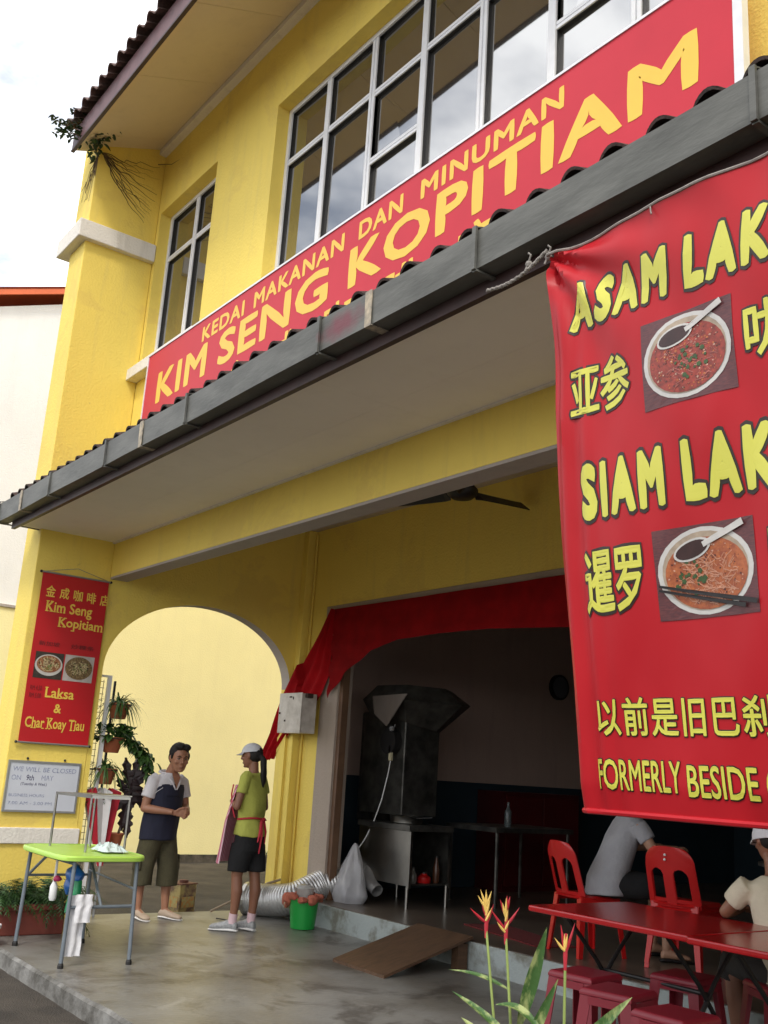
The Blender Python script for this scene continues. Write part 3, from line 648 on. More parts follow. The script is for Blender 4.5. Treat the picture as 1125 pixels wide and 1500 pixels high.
def food(u0, v0, u1, v1, kind):
    ph = patch(BN, 'food_picture', bsurf, PH_BG, rectp(u0, v0, u1, v1), .002)
    cu, cv = (u0+u1)/2, (v0+v1)/2; ru, rv = (u1-u0)*.475, (v1-v0)*.47; asp = 2.1; rr = random.Random(kind)
    patch(ph, 'bowl', bsurf, PH_RIM, ell(cu, cv, ru, rv), .003)
    patch(ph, 'bowl_inside', bsurf, mat('printed_bowl_shade', (.42, .33, .24), .45, .3, 30), ell(cu, cv, ru*.90, rv*.90), .004)
    patch(ph, 'soup', bsurf, PH_SOUP if kind == 1 else PH_SOUP2, ell(cu+.004, cv+rv*.06, ru*.86, rv*.82), .005)
    nd = MB(); gr = MB()
    for i in range(150 if kind == 2 else 60):
        a_ = rr.uniform(0, 2*PI); q = rr.random()**.6*.62; pu, pv = cu+.01+ru*q*math.cos(a_), cv+.012+rv*q*math.sin(a_)
        b_ = rr.uniform(0, PI); l_ = rr.uniform(.008, .028); c_ = rr.uniform(-.4, .4)
        P1 = [(pu+l_*math.cos(b_+c_*t)*t, pv+l_*math.sin(b_+c_*t)*t/asp) for t in (-1, 0, 1)]
        w = .0012
        nd.add([bsurf(x_, y_+s_*w/asp*1.5, .0062) for s_ in (-1, 1) for x_, y_ in P1], [(0, 1, 4, 3), (1, 2, 5, 4)])
    for i in range(26):
        a_ = rr.uniform(0, 2*PI); q = rr.random()**.7*.6; pu, pv = cu+(-.05 if kind == 2 else .02)+ru*q*math.cos(a_)*.6, cv+rv*.15+rv*q*math.sin(a_)*.7
        s_ = rr.uniform(.004, .010); gr.add([bsurf(pu+s_*math.cos(k_*PI/2.5), pv+s_*math.sin(k_*PI/2.5)/asp, .0072) for k_ in range(5)], [(0,1,2,3,4)])
    for nm_, cc_, cnt_ in (('dark_bits', (.10, .02, .012), 90), ('orange_bits', (.55, .16, .04), 110), ('pale_bits', (.62, .36, .26), 60)):
        bt_ = MB()
        for i in range(cnt_):
            a_ = rr.uniform(0, 2*PI); q = rr.random()**.55*.80; pu, pv = cu+.004+ru*q*math.cos(a_), cv+rv*.06+rv*q*math.sin(a_)*.95; s_ = rr.uniform(.0018, .0055); ro_ = rr.uniform(0, 3)
            bt_.add([bsurf(pu+s_*rr.uniform(.5, 1.4)*math.cos(ro_+k_*PI/2), pv+s_*rr.uniform(.4, 1.2)*math.sin(ro_+k_*PI/2)/asp, .0057) for k_ in range(4)], [(0,1,2,3)])
        tag(obj(nm_, bt_, mat('printed_'+nm_, cc_, .45, .4, 60), ph), kind='stuff')
    obj('noodles', nd, PH_NOOD if kind == 2 else mat('printed_pink_bits', (.45, .12, .09), .45, .5, 60), ph); obj('herbs', gr, PH_GRN, ph)
    patch(ph, 'spoon_bowl', bsurf, PH_RIM, ell(cu-ru*.22, cv-rv*.50, ru*.40, rv*.24, 20, -.10), .0080)
    patch(ph, 'dark_sauce', bsurf, PH_SP, ell(cu-ru*.22, cv-rv*.50, ru*.35, rv*.19, 20, -.10), .0090)
    patch(ph, 'spoon_handle', bsurf, PH_RIM, seg_poly((cu+ru*.02, cv-rv*.58), (u1-.035, v0+.006), .009, .011, asp), .0095)
    if kind == 2:
        patch(ph, 'chopstick', bsurf, PH_CH, seg_poly((u0+.012, cv+rv*.26), (u1-.002, v1-.016), .004, .008, asp), .0095)
        patch(ph, 'chopstick', bsurf, PH_CH, seg_poly((u0+.012, cv+rv*.36), (u1-.045, v1-.012), .004, .007, asp), .0105)
food(-2.105, .208, -1.744, .359, 1)
food(-2.117, .556, -1.741, .699, 2)
RP = thing('banner_rope', (-2.54, 2.58, 3.48), 'twisted grey rope tying the menu banner to the gutter bracket', 'rope')
m_ = MB(); rp_ = []
for i in range(41):
    t = i/40; rp_.append((-2.92+.37*t, 2.60-.02*t, 3.50-.035*math.sin(PI*t)+.0*t-.0+(-.03*(1-t))))
rope_pts = rp_
m_.tube([(p_[0], p_[1]+.004*math.sin(i*2.2), p_[2]+.004*math.cos(i*2.2)) for i, p_ in enumerate(rp_)], .006, 6)
m_.tube([(p_[0], p_[1]+.004*math.sin(i*2.2+PI), p_[2]+.004*math.cos(i*2.2+PI)) for i, p_ in enumerate(rp_)], .006, 6)
ROPE = mat('grey_string', (.34, .31, .28), .9, .3, 40)
obj('twist', m_, ROPE, RP)
m_ = MB(); m_.tube([tuple(Vector(bsurf(BU0+(BU1-BU0)*i/40, 0))+Vector((0, -.002, .006))) for i in range(41)], .006, 6); obj('top_line', m_, ROPE, RP)
m_ = MB()
for kx, ky in ((-2.66, 3.487), (-2.55, 3.475)):
    m_.ball((kx, 2.59, ky), .016, 8); m_.tube([(kx, 2.585, ky), (kx+.02, 2.58, ky+.03), (kx+.005, 2.58, ky+.045)], .004, 5); m_.tube([(kx, 2.585, ky), (kx-.012, 2.58, ky-.03)], .004, 5)
obj('knot', m_, ROPE, RP)
m_ = MB(); m_.tube([(-2.04, 2.575, 3.462), (-2.035, 2.57, 3.44), (-2.03, 2.568, 3.425)], .003, 5); obj('tie', m_, ROPE, RP)

# ================================================================== SMALL HANGING BANNER + WHITEBOARD ON THE PILLAR
HB = thing('hanging_banner', (-9.57, 3.33, 1.54), 'narrow red hanging banner reading Laksa and Char Koay Tiau on the pillar side', 'banner')
def hs(y, z, off=0):
    return (-9.575+.004*math.sin(z*5+y*2)+off, y, z)
HBY = lambda z: (2.995+.0225*(z-1.54)/1.6, 3.66+.012*(z-1.54)/1.6)
m_ = MB(); n1_, n2_ = 10, 30; vv = []
for j in range(n2_+1):
    z = 1.545+1.59*j/n2_; a_, b_ = 3.0, 3.665
    vv += [hs(a_+(b_-a_)*i/n1_, z) for i in range(n1_+1)]
m_.add(vv, [(j*(n1_+1)+i, j*(n1_+1)+i+1, (j+1)*(n1_+1)+i+1, (j+1)*(n1_+1)+i) for j in range(n2_) for i in range(n1_)]); obj('vinyl_sheet', m_, REDV2, HB, smooth=True)
m_ = MB(); m_.tube([(-9.572, 2.985, 3.138), (-9.572, 3.68, 3.138)], .009, 8); obj('top_rod', m_, ALU2, HB)
m_ = MB(); m_.tube([(-9.572, 2.985, 1.542), (-9.572, 3.68, 1.542)], .009, 8); obj('bottom_rod', m_, ALU2, HB)
m_ = MB()
for y_ in (2.982, 3.683):
    for z_ in (3.138, 1.542): m_.ball((-9.572, y_, z_), .014, 8)
obj('rod_cap', m_, BLACK, HB)
m_ = MB(); m_.tube([(-9.575, 3.0, 3.14), (-9.585, 3.34, 3.22), (-9.575, 3.67, 3.14)], .003, 5); obj('hanging_string', m_, ROPE, HB)
HM = lambda u, v, w: hs(u, v, .003+w)
HY = mat('banner_deep_yellow', (.80, .55, .08), .45, .08, 4)
for i, ch in enumerate('金成咖啡店'):
    c = 3.10+i*.135; fit_text(ch, c-.046, c+.046, 2.905-.003*i, 3.015-.003*i, HM, HY, HB, bold=.02)
def stext(body, u0, u1, v0, v1, serifs=(), bold=.022):
    fit_text(body, u0, u1, v0, v1, HM, HY, HB, bold=bold)
    m = MB()
    for f0, f1, zf in serifs:
        a_ = u0+(u1-u0)*f0; b_ = u0+(u1-u0)*f1; z_ = v0+(v1-v0)*zf
        m.add([hs(a_, z_-.0045, .0036), hs(b_, z_-.0045, .0036), hs(b_, z_+.0045, .0036), hs(a_, z_+.0045, .0036)], [(0,1,2,3)])
    if serifs: obj('letter_serifs', m, HY, HB)
# (left, right, height) of each slab serif as fractions of the word box; descenders shift the base line
stext('Kim Seng', 3.075, 3.53, 2.735, 2.868, [(-.01,.06,.26),(.08,.15,.26),(-.01,.06,.97),(.08,.145,.97),(.155,.215,.26),(.235,.285,.26),(.30,.35,.26),(.37,.42,.26)])
stext('Kopitiam', 3.215, 3.655, 2.612, 2.725, [(-.01,.07,.22),(.09,.17,.22),(-.01,.07,.97),(.1,.17,.97),(.29,.37,-.02),(.45,.51,.22),(.61,.67,.22),(.80,.85,.22),(.88,.92,.22),(.95,1.01,.22)])
stext('Laksa', 3.187, 3.467, 1.962, 2.058, [(-.02,.09,.98),(.36,.45,.02),(.47,.56,.02)])
stext('&', 3.29, 3.36, 1.825, 1.91)
stext('Char Koay Tiau', 3.037, 3.604, 1.650, 1.778, [(.10,.14,.22),(.15,.19,.22),(.28,.32,.22),(.345,.38,.22),(.395,.43,.22),(.345,.38,.97),(.395,.43,.97),(.755,.80,.22),(.815,.85,.22)])
for b_, a0, a1, z0 in (('新加坡', 3.06, 3.26, 2.44), ('炒粿条', 3.37, 3.60, 2.44), ('RM 4.50', 3.04, 3.15, 2.02), ('RM 5.00', 3.04, 3.15, 1.95)):
    fit_text(b_, a0, a1, z0, z0+.045, HM, DARKR, HB, bold=.01)
def hpatch(parent, name, m, poly, off):
    return patch(parent, name, lambda u, v, o: hs(u, v, o), m, poly, off)
for i_, (a0, a1) in enumerate(((3.046, 3.318), (3.33, 3.618))):
    ph = hpatch(HB, 'food_picture', mat('printed_dark_backdrop', (.05, .04, .03), .5, .5, 30) if i_ == 0 else mat('printed_pale_plate', (.5, .45, .42), .5, .2, 20), rectp(a0, 2.135, a1, 2.382), .003)
    cu = (a0+a1)/2; rr = random.Random(5+i_)
    if i_ == 0:
        hpatch(ph, 'bowl', PH_RIM, ell(cu, 2.262, .132, .100), .004); hpatch(ph, 'soup', mat('printed_noodle_soup', (.34, .17, .07), .5, .5, 60, col2=(.2, .05, .02)), ell(cu, 2.272, .115, .080), .005)
    else: hpatch(ph, 'fried_noodles', PH_GRY, ell(cu, 2.262, .134, .108), .005)
    for nm, mm, cnt in (('pale_noodles', mat('printed_pale_noodle', (.62, .5, .28), .5, .3, 50), 70), ('green_bits', mat('printed_green_bits', (.16, .24, .05), .5, .4, 50), 20), ('dark_bits', PH_SP, 30)):
        nd = MB()
        for k_ in range(cnt):
            a_ = rr.uniform(0, 2*PI); q = rr.random()**.6*.75; pu, pv = cu+.125*q*math.cos(a_), 2.268+.085*q*math.sin(a_); b_ = rr.uniform(0, PI); l_ = rr.uniform(.008, .02); w = .0022
            du, dv = l_*math.cos(b_), l_*math.sin(b_); nx, ny = -math.sin(b_)*w, math.cos(b_)*w
            nd.add([hs(pu-du-nx, pv-dv-ny, .0065), hs(pu+du-nx, pv+dv-ny, .0065), hs(pu+du+nx, pv+dv+ny, .0065), hs(pu-du+nx, pv-dv+ny, .0065)], [(0,1,2,3)])
        obj(nm, nd, mm, ph)
WB = thing('whiteboard', (-9.58, 3.29, .935), 'framed whiteboard handwritten WE WILL BE CLOSED below the hanging banner', 'whiteboard')
m_ = MB(); m_.box((-9.598, 2.965, .94), (-9.582, 3.615, 1.365)); obj('board', m_, mat('whiteboard_enamel', (.60, .63, .70), .25, .06, 3), WB)
m_ = MB(); m_.box((-9.6, 2.95, .925), (-9.575, 3.63, .943)); m_.box((-9.6, 2.95, 1.362), (-9.575, 3.63, 1.38)); m_.box((-9.6, 2.95, .943), (-9.575, 2.967, 1.362)); m_.box((-9.6, 3.613, .943), (-9.575, 3.63, 1.362)); obj('frame', m_, ALU2, WB)
m_ = MB(); m_.ball((-9.59, 3.12, 1.40), .012, 8); m_.ball((-9.59, 3.47, 1.40), .012, 8); obj('hook', m_, BLACK, WB)
WM = lambda u, v, w: (-9.5808+w*.5, u, v)
INK = mat('faded_blue_marker', (.16, .19, .34), .6, .5, 60, col2=(.42, .45, .56)); INK2 = mat('dark_marker', (.05, .05, .12), .6, .4, 60, col2=(.16, .16, .24))
fit_text('WE WILL BE CLOSED', 2.998, 3.59, 1.283, 1.325, WM, INK, WB, bold=.004, shear=.1); fit_text('ON', 2.994, 3.08, 1.205, 1.25, WM, INK, WB, bold=.004)
fit_text('9th', 3.13, 3.20, 1.205, 1.255, WM, INK2, WB, bold=.01, shear=.1); fit_text('MAY', 3.27, 3.38, 1.21, 1.255, WM, INK, WB, bold=.004)
fit_text('(Tuesday & Wed.)', 3.085, 3.326, 1.155, 1.187, WM, INK2, WB, bold=.004, shear=.15)
fit_text('BUSINESS HOURS', 2.992, 3.316, 1.06, 1.086, WM, INK, WB, bold=.002); fit_text('7.00 AM - 5.00 PM', 2.993, 3.397, .99, 1.018, WM, INK, WB, bold=.002)

# ================================================================== WALL BOX, RED DRAPE, FAN, CLOCK
EB = thing('electrical_box', (-9.38, 5.93, 1.81), 'old white metal electrical box mounted over the red drape beside the doorway', 'electrical box')
m_ = MB(); m_.box((-9.54, 5.74, 1.825), (-9.10, 5.92, 2.235)); obj('case', m_, BOXW, EB, bevel=.006)
m_ = MB(); m_.box((-9.545, 5.728, 1.82), (-9.095, 5.7395, 2.24)); obj('door', m_, BOXW, EB, bevel=.004)
RUST = mat('rust_dark', (.05, .03, .02), .8, .3, 20)
m_ = MB(); m_.ball((-9.515, 5.725, 2.03), .012, 8); obj('lock', m_, RUST, EB)
for a_, b_ in (((-9.34, 5.724, 2.19), (-9.29, 5.7275, 2.205)), ((-9.27, 5.724, 2.17), (-9.255, 5.7275, 2.20)), ((-9.42, 5.7245, 1.94), (-9.39, 5.7275, 1.96))):
    m_ = MB(); m_.box(a_, b_); obj('scuff', m_, RUST, EB)
m_ = MB(); m_.box((-9.0995, 5.77, 2.19), (-9.05, 5.84, 2.235)); obj('cable_gland', m_, RUST, EB)
DR = thing('red_drape', (-7.5, 6.0, 3.1), 'long red cloth drape swagged across the doorway and trailing over the left jamb', 'drape')
def drape():
    m = MB()
    topl = [(-8.99, 3.155), (-8.6, 3.15), (-8.2, 3.145), (-7.7, 3.14), (-7.2, 3.14), (-6.5, 3.135), (-5.5, 3.13), (-4.5, 3.12), (-3.5, 3.12), (-2.6, 3.12)]
    botl = [(-8.99, 2.20), (-8.72, 2.44), (-8.26, 2.66), (-7.82, 2.745), (-7.2, 2.76), (-6.5, 2.75), (-5.53, 2.69), (-4.5, 2.66), (-3.5, 2.66), (-2.6, 2.6)]
    n = 120; vs = []; K = 24
    def interp(L, t):
        f = t*(len(L)-1); i = min(int(f), len(L)-2); f -= i
        # smooth
        return L[i][0]+(L[i+1][0]-L[i][0])*f, L[i][1]+(L[i+1][1]-L[i][1])*f
    for j in range(K+1):
        for i in range(n+1):
            t = i/n; xt, zt = interp(topl, t); xb, zb = interp(botl, t); s_ = j/K
            x = xt+(xb-xt)*s_; z = zt+(zb-zt)*s_
            fo = .016*math.sin(z*26+x*2.2)*(.25+s_)*math.exp(-(x+9)/1.6) + .012*noise.noise(Vector((x*3, z*6, 1)))
            vs.append((x, 5.985-fo-.01*s_, z))
    m.add(vs, [(j*(n+1)+i, j*(n+1)+i+1, (j+1)*(n+1)+i+1, (j+1)*(n+1)+i) for j in range(K) for i in range(n)])
    return m
obj('swag', drape(), REDC, DR, smooth=True)
def tail():
    # gathered end running down-left behind the box to a ragged end
    L_ = [(-8.99, 3.155), (-9.22, 2.86), (-9.46, 2.56), (-9.70, 2.25), (-9.80, 2.06), (-9.90, 1.83), (-10.06, 1.60), (-10.03, 1.52)]
    R__ = [(-8.985, 3.15), (-8.985, 2.80), (-8.99, 2.45), (-9.10, 2.24), (-9.27, 2.06), (-9.52, 1.84), (-9.72, 1.66), (-9.80, 1.55)]
    m = MB(); n = 70; K = 22; vs = []
    for j in range(n+1):
        f = j/n*(len(L_)-1); i = min(int(f), len(L_)-2); f -= i
        a_ = Vector(L_[i]).lerp(Vector(L_[i+1]), f); b_ = Vector(R__[i]).lerp(Vector(R__[i+1]), f)
        for k_ in range(K+1):
            s_ = k_/K; q = a_.lerp(b_, s_); yy = 5.955 - .055*j/n + .022*s_**3
            yy = min(yy, 5.87) if q.x < -9.45 else yy
            fo = .018*math.sin(s_*17+j*.03)+.010*noise.noise(Vector((s_*6, j*.08, 2)))
            zz = q.y + (noise.noise(Vector((s_*7, 0, 9)))*.03 if j == n else 0)
            vs.append((q.x, yy-fo, zz))
    m.add(vs, [(j*(K+1)+i, j*(K+1)+i+1, (j+1)*(K+1)+i+1, (j+1)*(K+1)+i) for j in range(n) for i in range(K)])
    return m
obj('trailing_end', tail(), mat('red_cloth_lighter', (.36, .005, .008), .9, .3, 4, spec=.1), DR, smooth=True)  # same drape, in a lighter red than the swag
FN = thing('ceiling_fan', (-6.2, 5.33, 3.8), 'black ceiling fan under the porch ceiling seen behind the beam', 'fan')
m_ = MB(); m_.lathe((-6.2, 5.33, 0), [(.02, 3.74), (.09, 3.745), (.13, 3.78), (.135, 3.82), (.09, 3.87), (.03, 3.88)], 24); obj('motor', m_, BLACK, FN, smooth=True)
m_ = MB(); m_.tube([(-6.2, 5.33, 3.87), (-6.2, 5.33, 4.1)], .015, 8); m_.lathe((-6.2, 5.33, 0), [(.02, 4.03), (.07, 4.08), (.07, 4.1)], 16); obj('down_rod', m_, BLACK, FN)
for k_ in range(3):
    a_ = R(82)+k_*2*PI/3; d_ = Vector((math.cos(a_), math.sin(a_), 0)); n_ = Vector((-d_.y, d_.x, 0)); c = Vector((-6.2, 5.33, 3.80))
    m_ = MB(); vs = []
    for t, w in ((.12, .03), (.18, .055), (.35, .065), (.60, .07), (.66, .065)):
        for sgn in (-1, 1): vs.append(c+d_*t+n_*w*sgn+Vector((0, 0, .045*sgn)))
    bt = [v+Vector((0, 0, -.008)) for v in vs]; n5 = len(vs)
    m_.add(vs+bt, [(2*i, 2*i+1, 2*i+3, 2*i+2) for i in range(4)]+[(n5+2*i, n5+2*i+2, n5+2*i+3, n5+2*i+1) for i in range(4)]+[(2*i, 2*i+2, n5+2*i+2, n5+2*i) for i in range(4)]+[(2*i+1, n5+2*i+1, n5+2*i+3, 2*i+3) for i in range(4)]+[(8, 9, n5+9, n5+8)])
    obj('blade', m_, BLACK, FN)
CK = thing('wall_clock', (-9.59, 10.1, 2.74), 'round dark wall clock on the shop interior side wall', 'clock')
def disc_x(x0_, x1_, c, r, n=28):
    return MB().rings([[(x, c[0]+r*math.cos(2*PI*i/n), c[1]+r*math.sin(2*PI*i/n)) for i in range(n)] for x in (x0_, x1_)])
obj('case', disc_x(-9.6, -9.55, (10.1, 2.74), .17), BLACK, CK); obj('face', disc_x(-9.549, -9.545, (10.1, 2.74), .14), mat('dim_clock_face', (.10, .11, .13), .4, .1, 5), CK)

# ================================================================== KITCHEN THINGS
ST = thing('stove_cart', (-8.7, 6.75, .21), 'stainless steel stove cart with open shelf just inside the doorway', 'stove')
m_ = MB()
for x_ in (-8.93, -8.13):
    for y_ in (6.5, 7.0): m_ = MB(); m_.tube([(x_, y_, .21), (x_, y_, .42)], .018, 10); obj('leg', m_, STEEL, ST, smooth=True)
m_ = MB(); m_.box((-8.95, 6.478, .42), (-8.11, 6.49, .93)); obj('side_panel', m_, STEEL, ST)
m_ = MB(); m_.box((-8.95, 7.01, .42), (-8.11, 7.02, .93)); m_.box((-8.95, 6.49, .42), (-8.94, 7.01, .93)); obj('back_panel', m_, STEELD, ST)
m_ = MB(); m_.box((-8.97, 6.46, .93), (-8.09, 7.04, .985)); obj('worktop', m_, STEELD, ST, bevel=.005)
m_ = MB(); m_.box((-8.94, 6.49, .42), (-8.11, 7.01, .435)); obj('shelf', m_, STEELD, ST); 
for yp in (6.476, 6.992): m_ = MB(); m_.box((-8.109, yp, .40), (-8.08, yp+.03, .93)); obj('post', m_, STEEL, ST)
for nm, c, r_, h_, mm, lab, ct in (('jar', (-8.2, 6.62, .436), .04, .14, mat('dim_glass_jar', (.16, .15, .13), .2, .3, 20), 'small dull jar at the front of the stove cart shelf', 'jar'),
                      ('tub', (-8.22, 6.78, .436), .07, .09, REDP, 'small red tub on the stove cart shelf', 'tub'),
                      ('bottle', (-8.2, 6.92, .436), .035, .24, mat('brown_sauce_bottle', (.08, .03, .015), .25, .2, 10), 'brown sauce bottle standing on the stove cart shelf', 'bottle')):
    o = thing(nm, c, lab, ct); m_ = MB(); m_.lathe(c, [(r_*.9, 0), (r_, .01), (r_, h_*.6), (r_*.6, h_*.78), (r_*.45, h_*.9), (r_*.45, h_)], 16); obj('body', m_, mm, o, smooth=True); m_ = MB(); m_.lathe(c, [(r_*.5, h_), (r_*.5, h_+.015)], 12); obj('lid', m_, BLACK, o)
PT = thing('steel_pan', (-8.45, 6.7, .985), 'shallow steel pan sitting on top of the stove cart', 'pan')
m_ = MB(); m_.lathe((-8.45, 6.7, .985), [(.15, 0), (.165, .01), (.17, .07), (.175, .075), (.16, .072), (.15, .02), (.01, .018)], 28); obj('pan_body', m_, STEEL, PT, smooth=True)
m_ = MB(); m_.bar((-8.28, 6.7, 1.045), (-8.05, 6.72, 1.07), .02, .01); obj('handle', m_, BLACK, PT)
HD = thing('exhaust_hood', (-8.6, 6.9, 1.06), 'dark steel exhaust hood and chimney rising behind the stove', 'hood')
m_ = MB(); m_.box((-9.22, 6.65, 1.06), (-8.48, 7.12, 2.10)); obj('chimney_casing', m_, STEELD, HD, bevel=.01)
m_ = MB(); m_.add([(-9.10,6.52,2.24),(-8.36,6.52,2.22),(-8.06,7.05,2.20),(-8.2,7.3,2.22),(-9.15,7.3,2.24),(-9.1,6.65,2.06),(-8.48,6.65,2.0),(-8.40,7.0,1.93),(-8.48,7.12,1.93),(-9.1,7.12,2.06),(-8.98,6.62,2.40),(-8.45,6.62,2.39),(-8.28,7.0,2.38),(-8.4,7.2,2.37),(-9.0,7.2,2.38)],
      [(i, (i+1) % 5, 5+(i+1) % 5, 5+i) for i in range(5)]+[(i, 10+i, 10+(i+1) % 5, (i+1) % 5) for i in range(5)]+[(10,11,12,13,14),(9,8,7,6,5)]); obj('hood_cap', m_, STEELD, HD)
m_ = MB(); m_.add([(-8.90,6.50,2.27),(-8.27,6.48,2.28),(-8.62,6.50,1.95),(-8.85,6.50,2.08)], [(0,1,2,3)]); m_.add([(-8.90,6.51,2.27),(-8.27,6.49,2.28),(-8.62,6.51,1.95),(-8.85,6.51,2.08)], [(3,2,1,0)]); obj('lit_hood_face', m_, mat('lit_face_tan', (.17, .14, .12), .5, .2, 5), HD)  # triangular hood face; the light on it is put into the tan colour
m_ = MB(); m_.box((-9.56, 6.85, .95), (-9.23, 7.3, 2.14)); obj('fan_housing', m_, STEELD, HD, bevel=.03)
m_ = MB(); m_.rings([[(-8.66+.13*math.cos(2*PI*i/24), y_, 1.80+.13*math.sin(2*PI*i/24)) for i in range(24)] for y_ in (6.56, 6.649)]); obj('blower', m_, BLACK, HD, smooth=True)
CO = thing('power_cord', (-8.9, 6.7, .7), 'thin white power cord dangling with its plug from the exhaust hood', 'cord')
m_ = MB(); m_.tube([(-8.62, 6.58, 1.60), (-8.63, 6.57, 1.48), (-8.68, 6.54, 1.2), (-8.74, 6.50, .98), (-8.82, 6.46, .80), (-8.90, 6.44, .70)], .006, 6); obj('cable', m_, WHITEP, CO)
m_ = MB(); m_.box((-8.64, 6.56, 1.60), (-8.60, 6.60, 1.76)); obj('plug', m_, mat('ivory_plug', (.55, .5, .32), .5, .1, 9), CO, bevel=.01)
m_ = MB(); m_.tube([(-8.62, 6.58, 1.76), (-8.62, 6.59, 1.88), (-8.60, 6.60, 1.98)], .006, 6); m_.ball((-8.60, 6.56, 1.93), .03, 8); obj('upper_cable', m_, mat('grey_cable', (.2, .2, .2), .5, .1, 5), CO)

def duct(name, pts, r, label, ribs_per=36):
    # smooth the path with Catmull-Rom, then corrugate
    P_ = [Vector(p) for p in pts]; path = []
    for i in range(len(P_)-1):
        p0, p1, p2, p3 = P_[max(i-1, 0)], P_[i], P_[i+1], P_[min(i+2, len(P_)-1)]
        L = (p2-p1).length; n = max(4, int(L*ribs_per*4))
        for k_ in range(n):
            t = k_/n; path.append(.5*((2*p1)+(-p0+p2)*t+(2*p0-5*p1+4*p2-p3)*t*t+(-p0+3*p1-3*p2+p3)*t**3))
    path.append(P_[-1])
    o = thing(name, P_[0], label, 'duct'); m = MB()
    rr = [r*(1+(.0, .03, .05, .03)[k_ % 4]+.03*noise.noise(path[k_]*3)) for k_ in range(len(path))]
    m.tube(path, rr, 22, cap=False); obj('foil_hose', m, FOIL, o, smooth=True)
    m = MB(); t0 = (path[1]-path[0]).normalized(); m.tube([path[0]-t0*.01, path[0]+t0*.03], r*1.08, 22, cap=False); obj('end_ring', m, STEEL, o)
    return o
duct('flexible_duct', [(-9.50, 5.52, .15), (-9.28, 5.66, .16), (-9.02, 5.78, .21), (-8.95, 6.05, .33), (-8.9, 6.25, .37)], .15, 'thick corrugated silver duct lying across the step beside the green bucket')
duct('flexible_duct', [(-8.92, 6.30, .36), (-9.0, 6.42, .48), (-9.05, 6.58, .62)], .10, 'corrugated silver duct rising behind the plastic bag towards the hood')
duct('flexible_duct', [(-8.86, 6.62, .60), (-8.78, 6.52, .50), (-8.66, 6.44, .40), (-8.5, 6.42, .33)], .06, 'thin coiled duct drooping beside the white power cord', 22)
PB = thing('plastic_bag', (-8.72, 6.25, .21), 'translucent plastic bag knotted at the top standing by the ducts', 'bag')
m_ = MB(); rg = []
for j in range(26):
    t = j/25; r_ = (.20*(1-t)**.75+.012)*(1 if t > .12 else .85+t*1.25); rg.append([])
    for i in range(26):
        a_ = 2*PI*i/26; q = r_*(1+.16*math.sin(a_*5+t*3)*t**.5+.14*noise.noise(Vector((math.cos(a_)*2, math.sin(a_)*2, t*4)))); rg[-1].append((-8.66+q*math.cos(a_)+.04*t, 6.20+q*.8*math.sin(a_), .212+.56*t))
m_.rings(rg); obj('film', m_, PLASB, PB, smooth=True)
m_ = MB(); m_.ball((-8.66, 6.20, .27), (.12, .10, .055), 14); wob(m_, .02, 8); obj('contents', m_, mat('grey_bag_contents', (.25, .26, .3), .8, .3, 20), PB, smooth=True)
BK = thing('green_bucket', (-8.56, 5.60, 0), 'bright green plastic bucket standing on the porch below the step', 'bucket')
bc = (-8.56, 5.60, 0)
m_ = MB(); m_.lathe(bc, [(.105, 0), (.115, .005), (.14, .26), (.152, .262), (.152, .278), (.135, .278), (.11, .03), (.01, .02)], 36); obj('pail', m_, GREENP, BK, smooth=True)
m_ = MB(); m_.tube([(bc[0]-.09, bc[1]-.115, .27), (bc[0]-.13, bc[1]-.14, .21), (bc[0]-.16, bc[1]-.12, .17), (bc[0]-.145, bc[1]-.05, .165), (bc[0]-.13, bc[1]+.06, .25)], .006, 8); obj('handle', m_, mat('cream_plastic', (.6, .5, .35), .5, .1, 5), BK)
RG = thing('cleaning_rag', (-8.56, 5.60, .27), 'orange pink rags bunched round the rim of the green bucket', 'rag')
m_ = MB()
for i in range(9):
    a_ = 2*PI*i/9; m_.ball((bc[0]+.145*math.cos(a_), bc[1]+.145*math.sin(a_), .275+.02*math.sin(i*2)), (.055, .055, .035+.02*(i % 3 == 0)), 10)
m_.ball((bc[0]-.15, bc[1]-.10, .24), (.05, .05, .08), 10); wob(m_, .02, 14); obj('cloth', m_, PINKCL, RG, smooth=True)
BT = thing('plastic_tub', (-8.56, 5.60, .28), 'clear white plastic tub sitting inside the bucket', 'tub')
m_ = MB(); m_.lathe((bc[0], bc[1], .24), [(.075, 0), (.085, .10), (.10, .125), (.09, .13), (.07, .15), (.02, .16)], 24); wob(m_, .01, 12); obj('tub_body', m_, mat('cloudy_plastic', (.55, .55, .52), .3, .1, 10, alpha=.75), BT, smooth=True)
SK = thing('wooden_stick', (-9.5, 5.3, .05), 'thin wooden stick leaning on the duct behind the woman', 'stick')
m_ = MB(); m_.tube([(-9.66, 5.20, .015), (-9.45, 5.72, .30), (-9.42, 5.85, .34)], [.012, .013, .012], 8); obj('shaft', m_, mat('pale_wood', (.35, .27, .18), .7, .2, 20), SK)
SK2 = thing('wooden_stick', (-9.2, 5.0, .01), 'short bent wire on the porch floor behind the woman', 'wire'); SK2.name = 'bent_wire'
m_ = MB(); m_.tube([(-9.25, 5.05, .01), (-9.05, 5.12, .012), (-8.86, 5.10, .01), (-8.8, 5.2, .012)], .006, 6); obj('wire_run', m_, BLACK, SK2)
TN = thing('biscuit_tin', (-10.62, 5.32, GZ), 'rusty square tin with faded orange and green print standing by the drain', 'tin')
tc_ = Vector((-10.62, 5.32, GZ)); tm_ = Matrix.Rotation(R(20), 3, 'Z')
m_ = MB(); m_.obox(tc_+Vector((0, 0, .145)), (.25, .25, .29), tm_); obj('can', m_, mat('faded_printed_tin', (.45, .35, .12), .5, .5, 9, col2=(.14, .07, .04), thr=(.4, .6)), TN, bevel=.01)
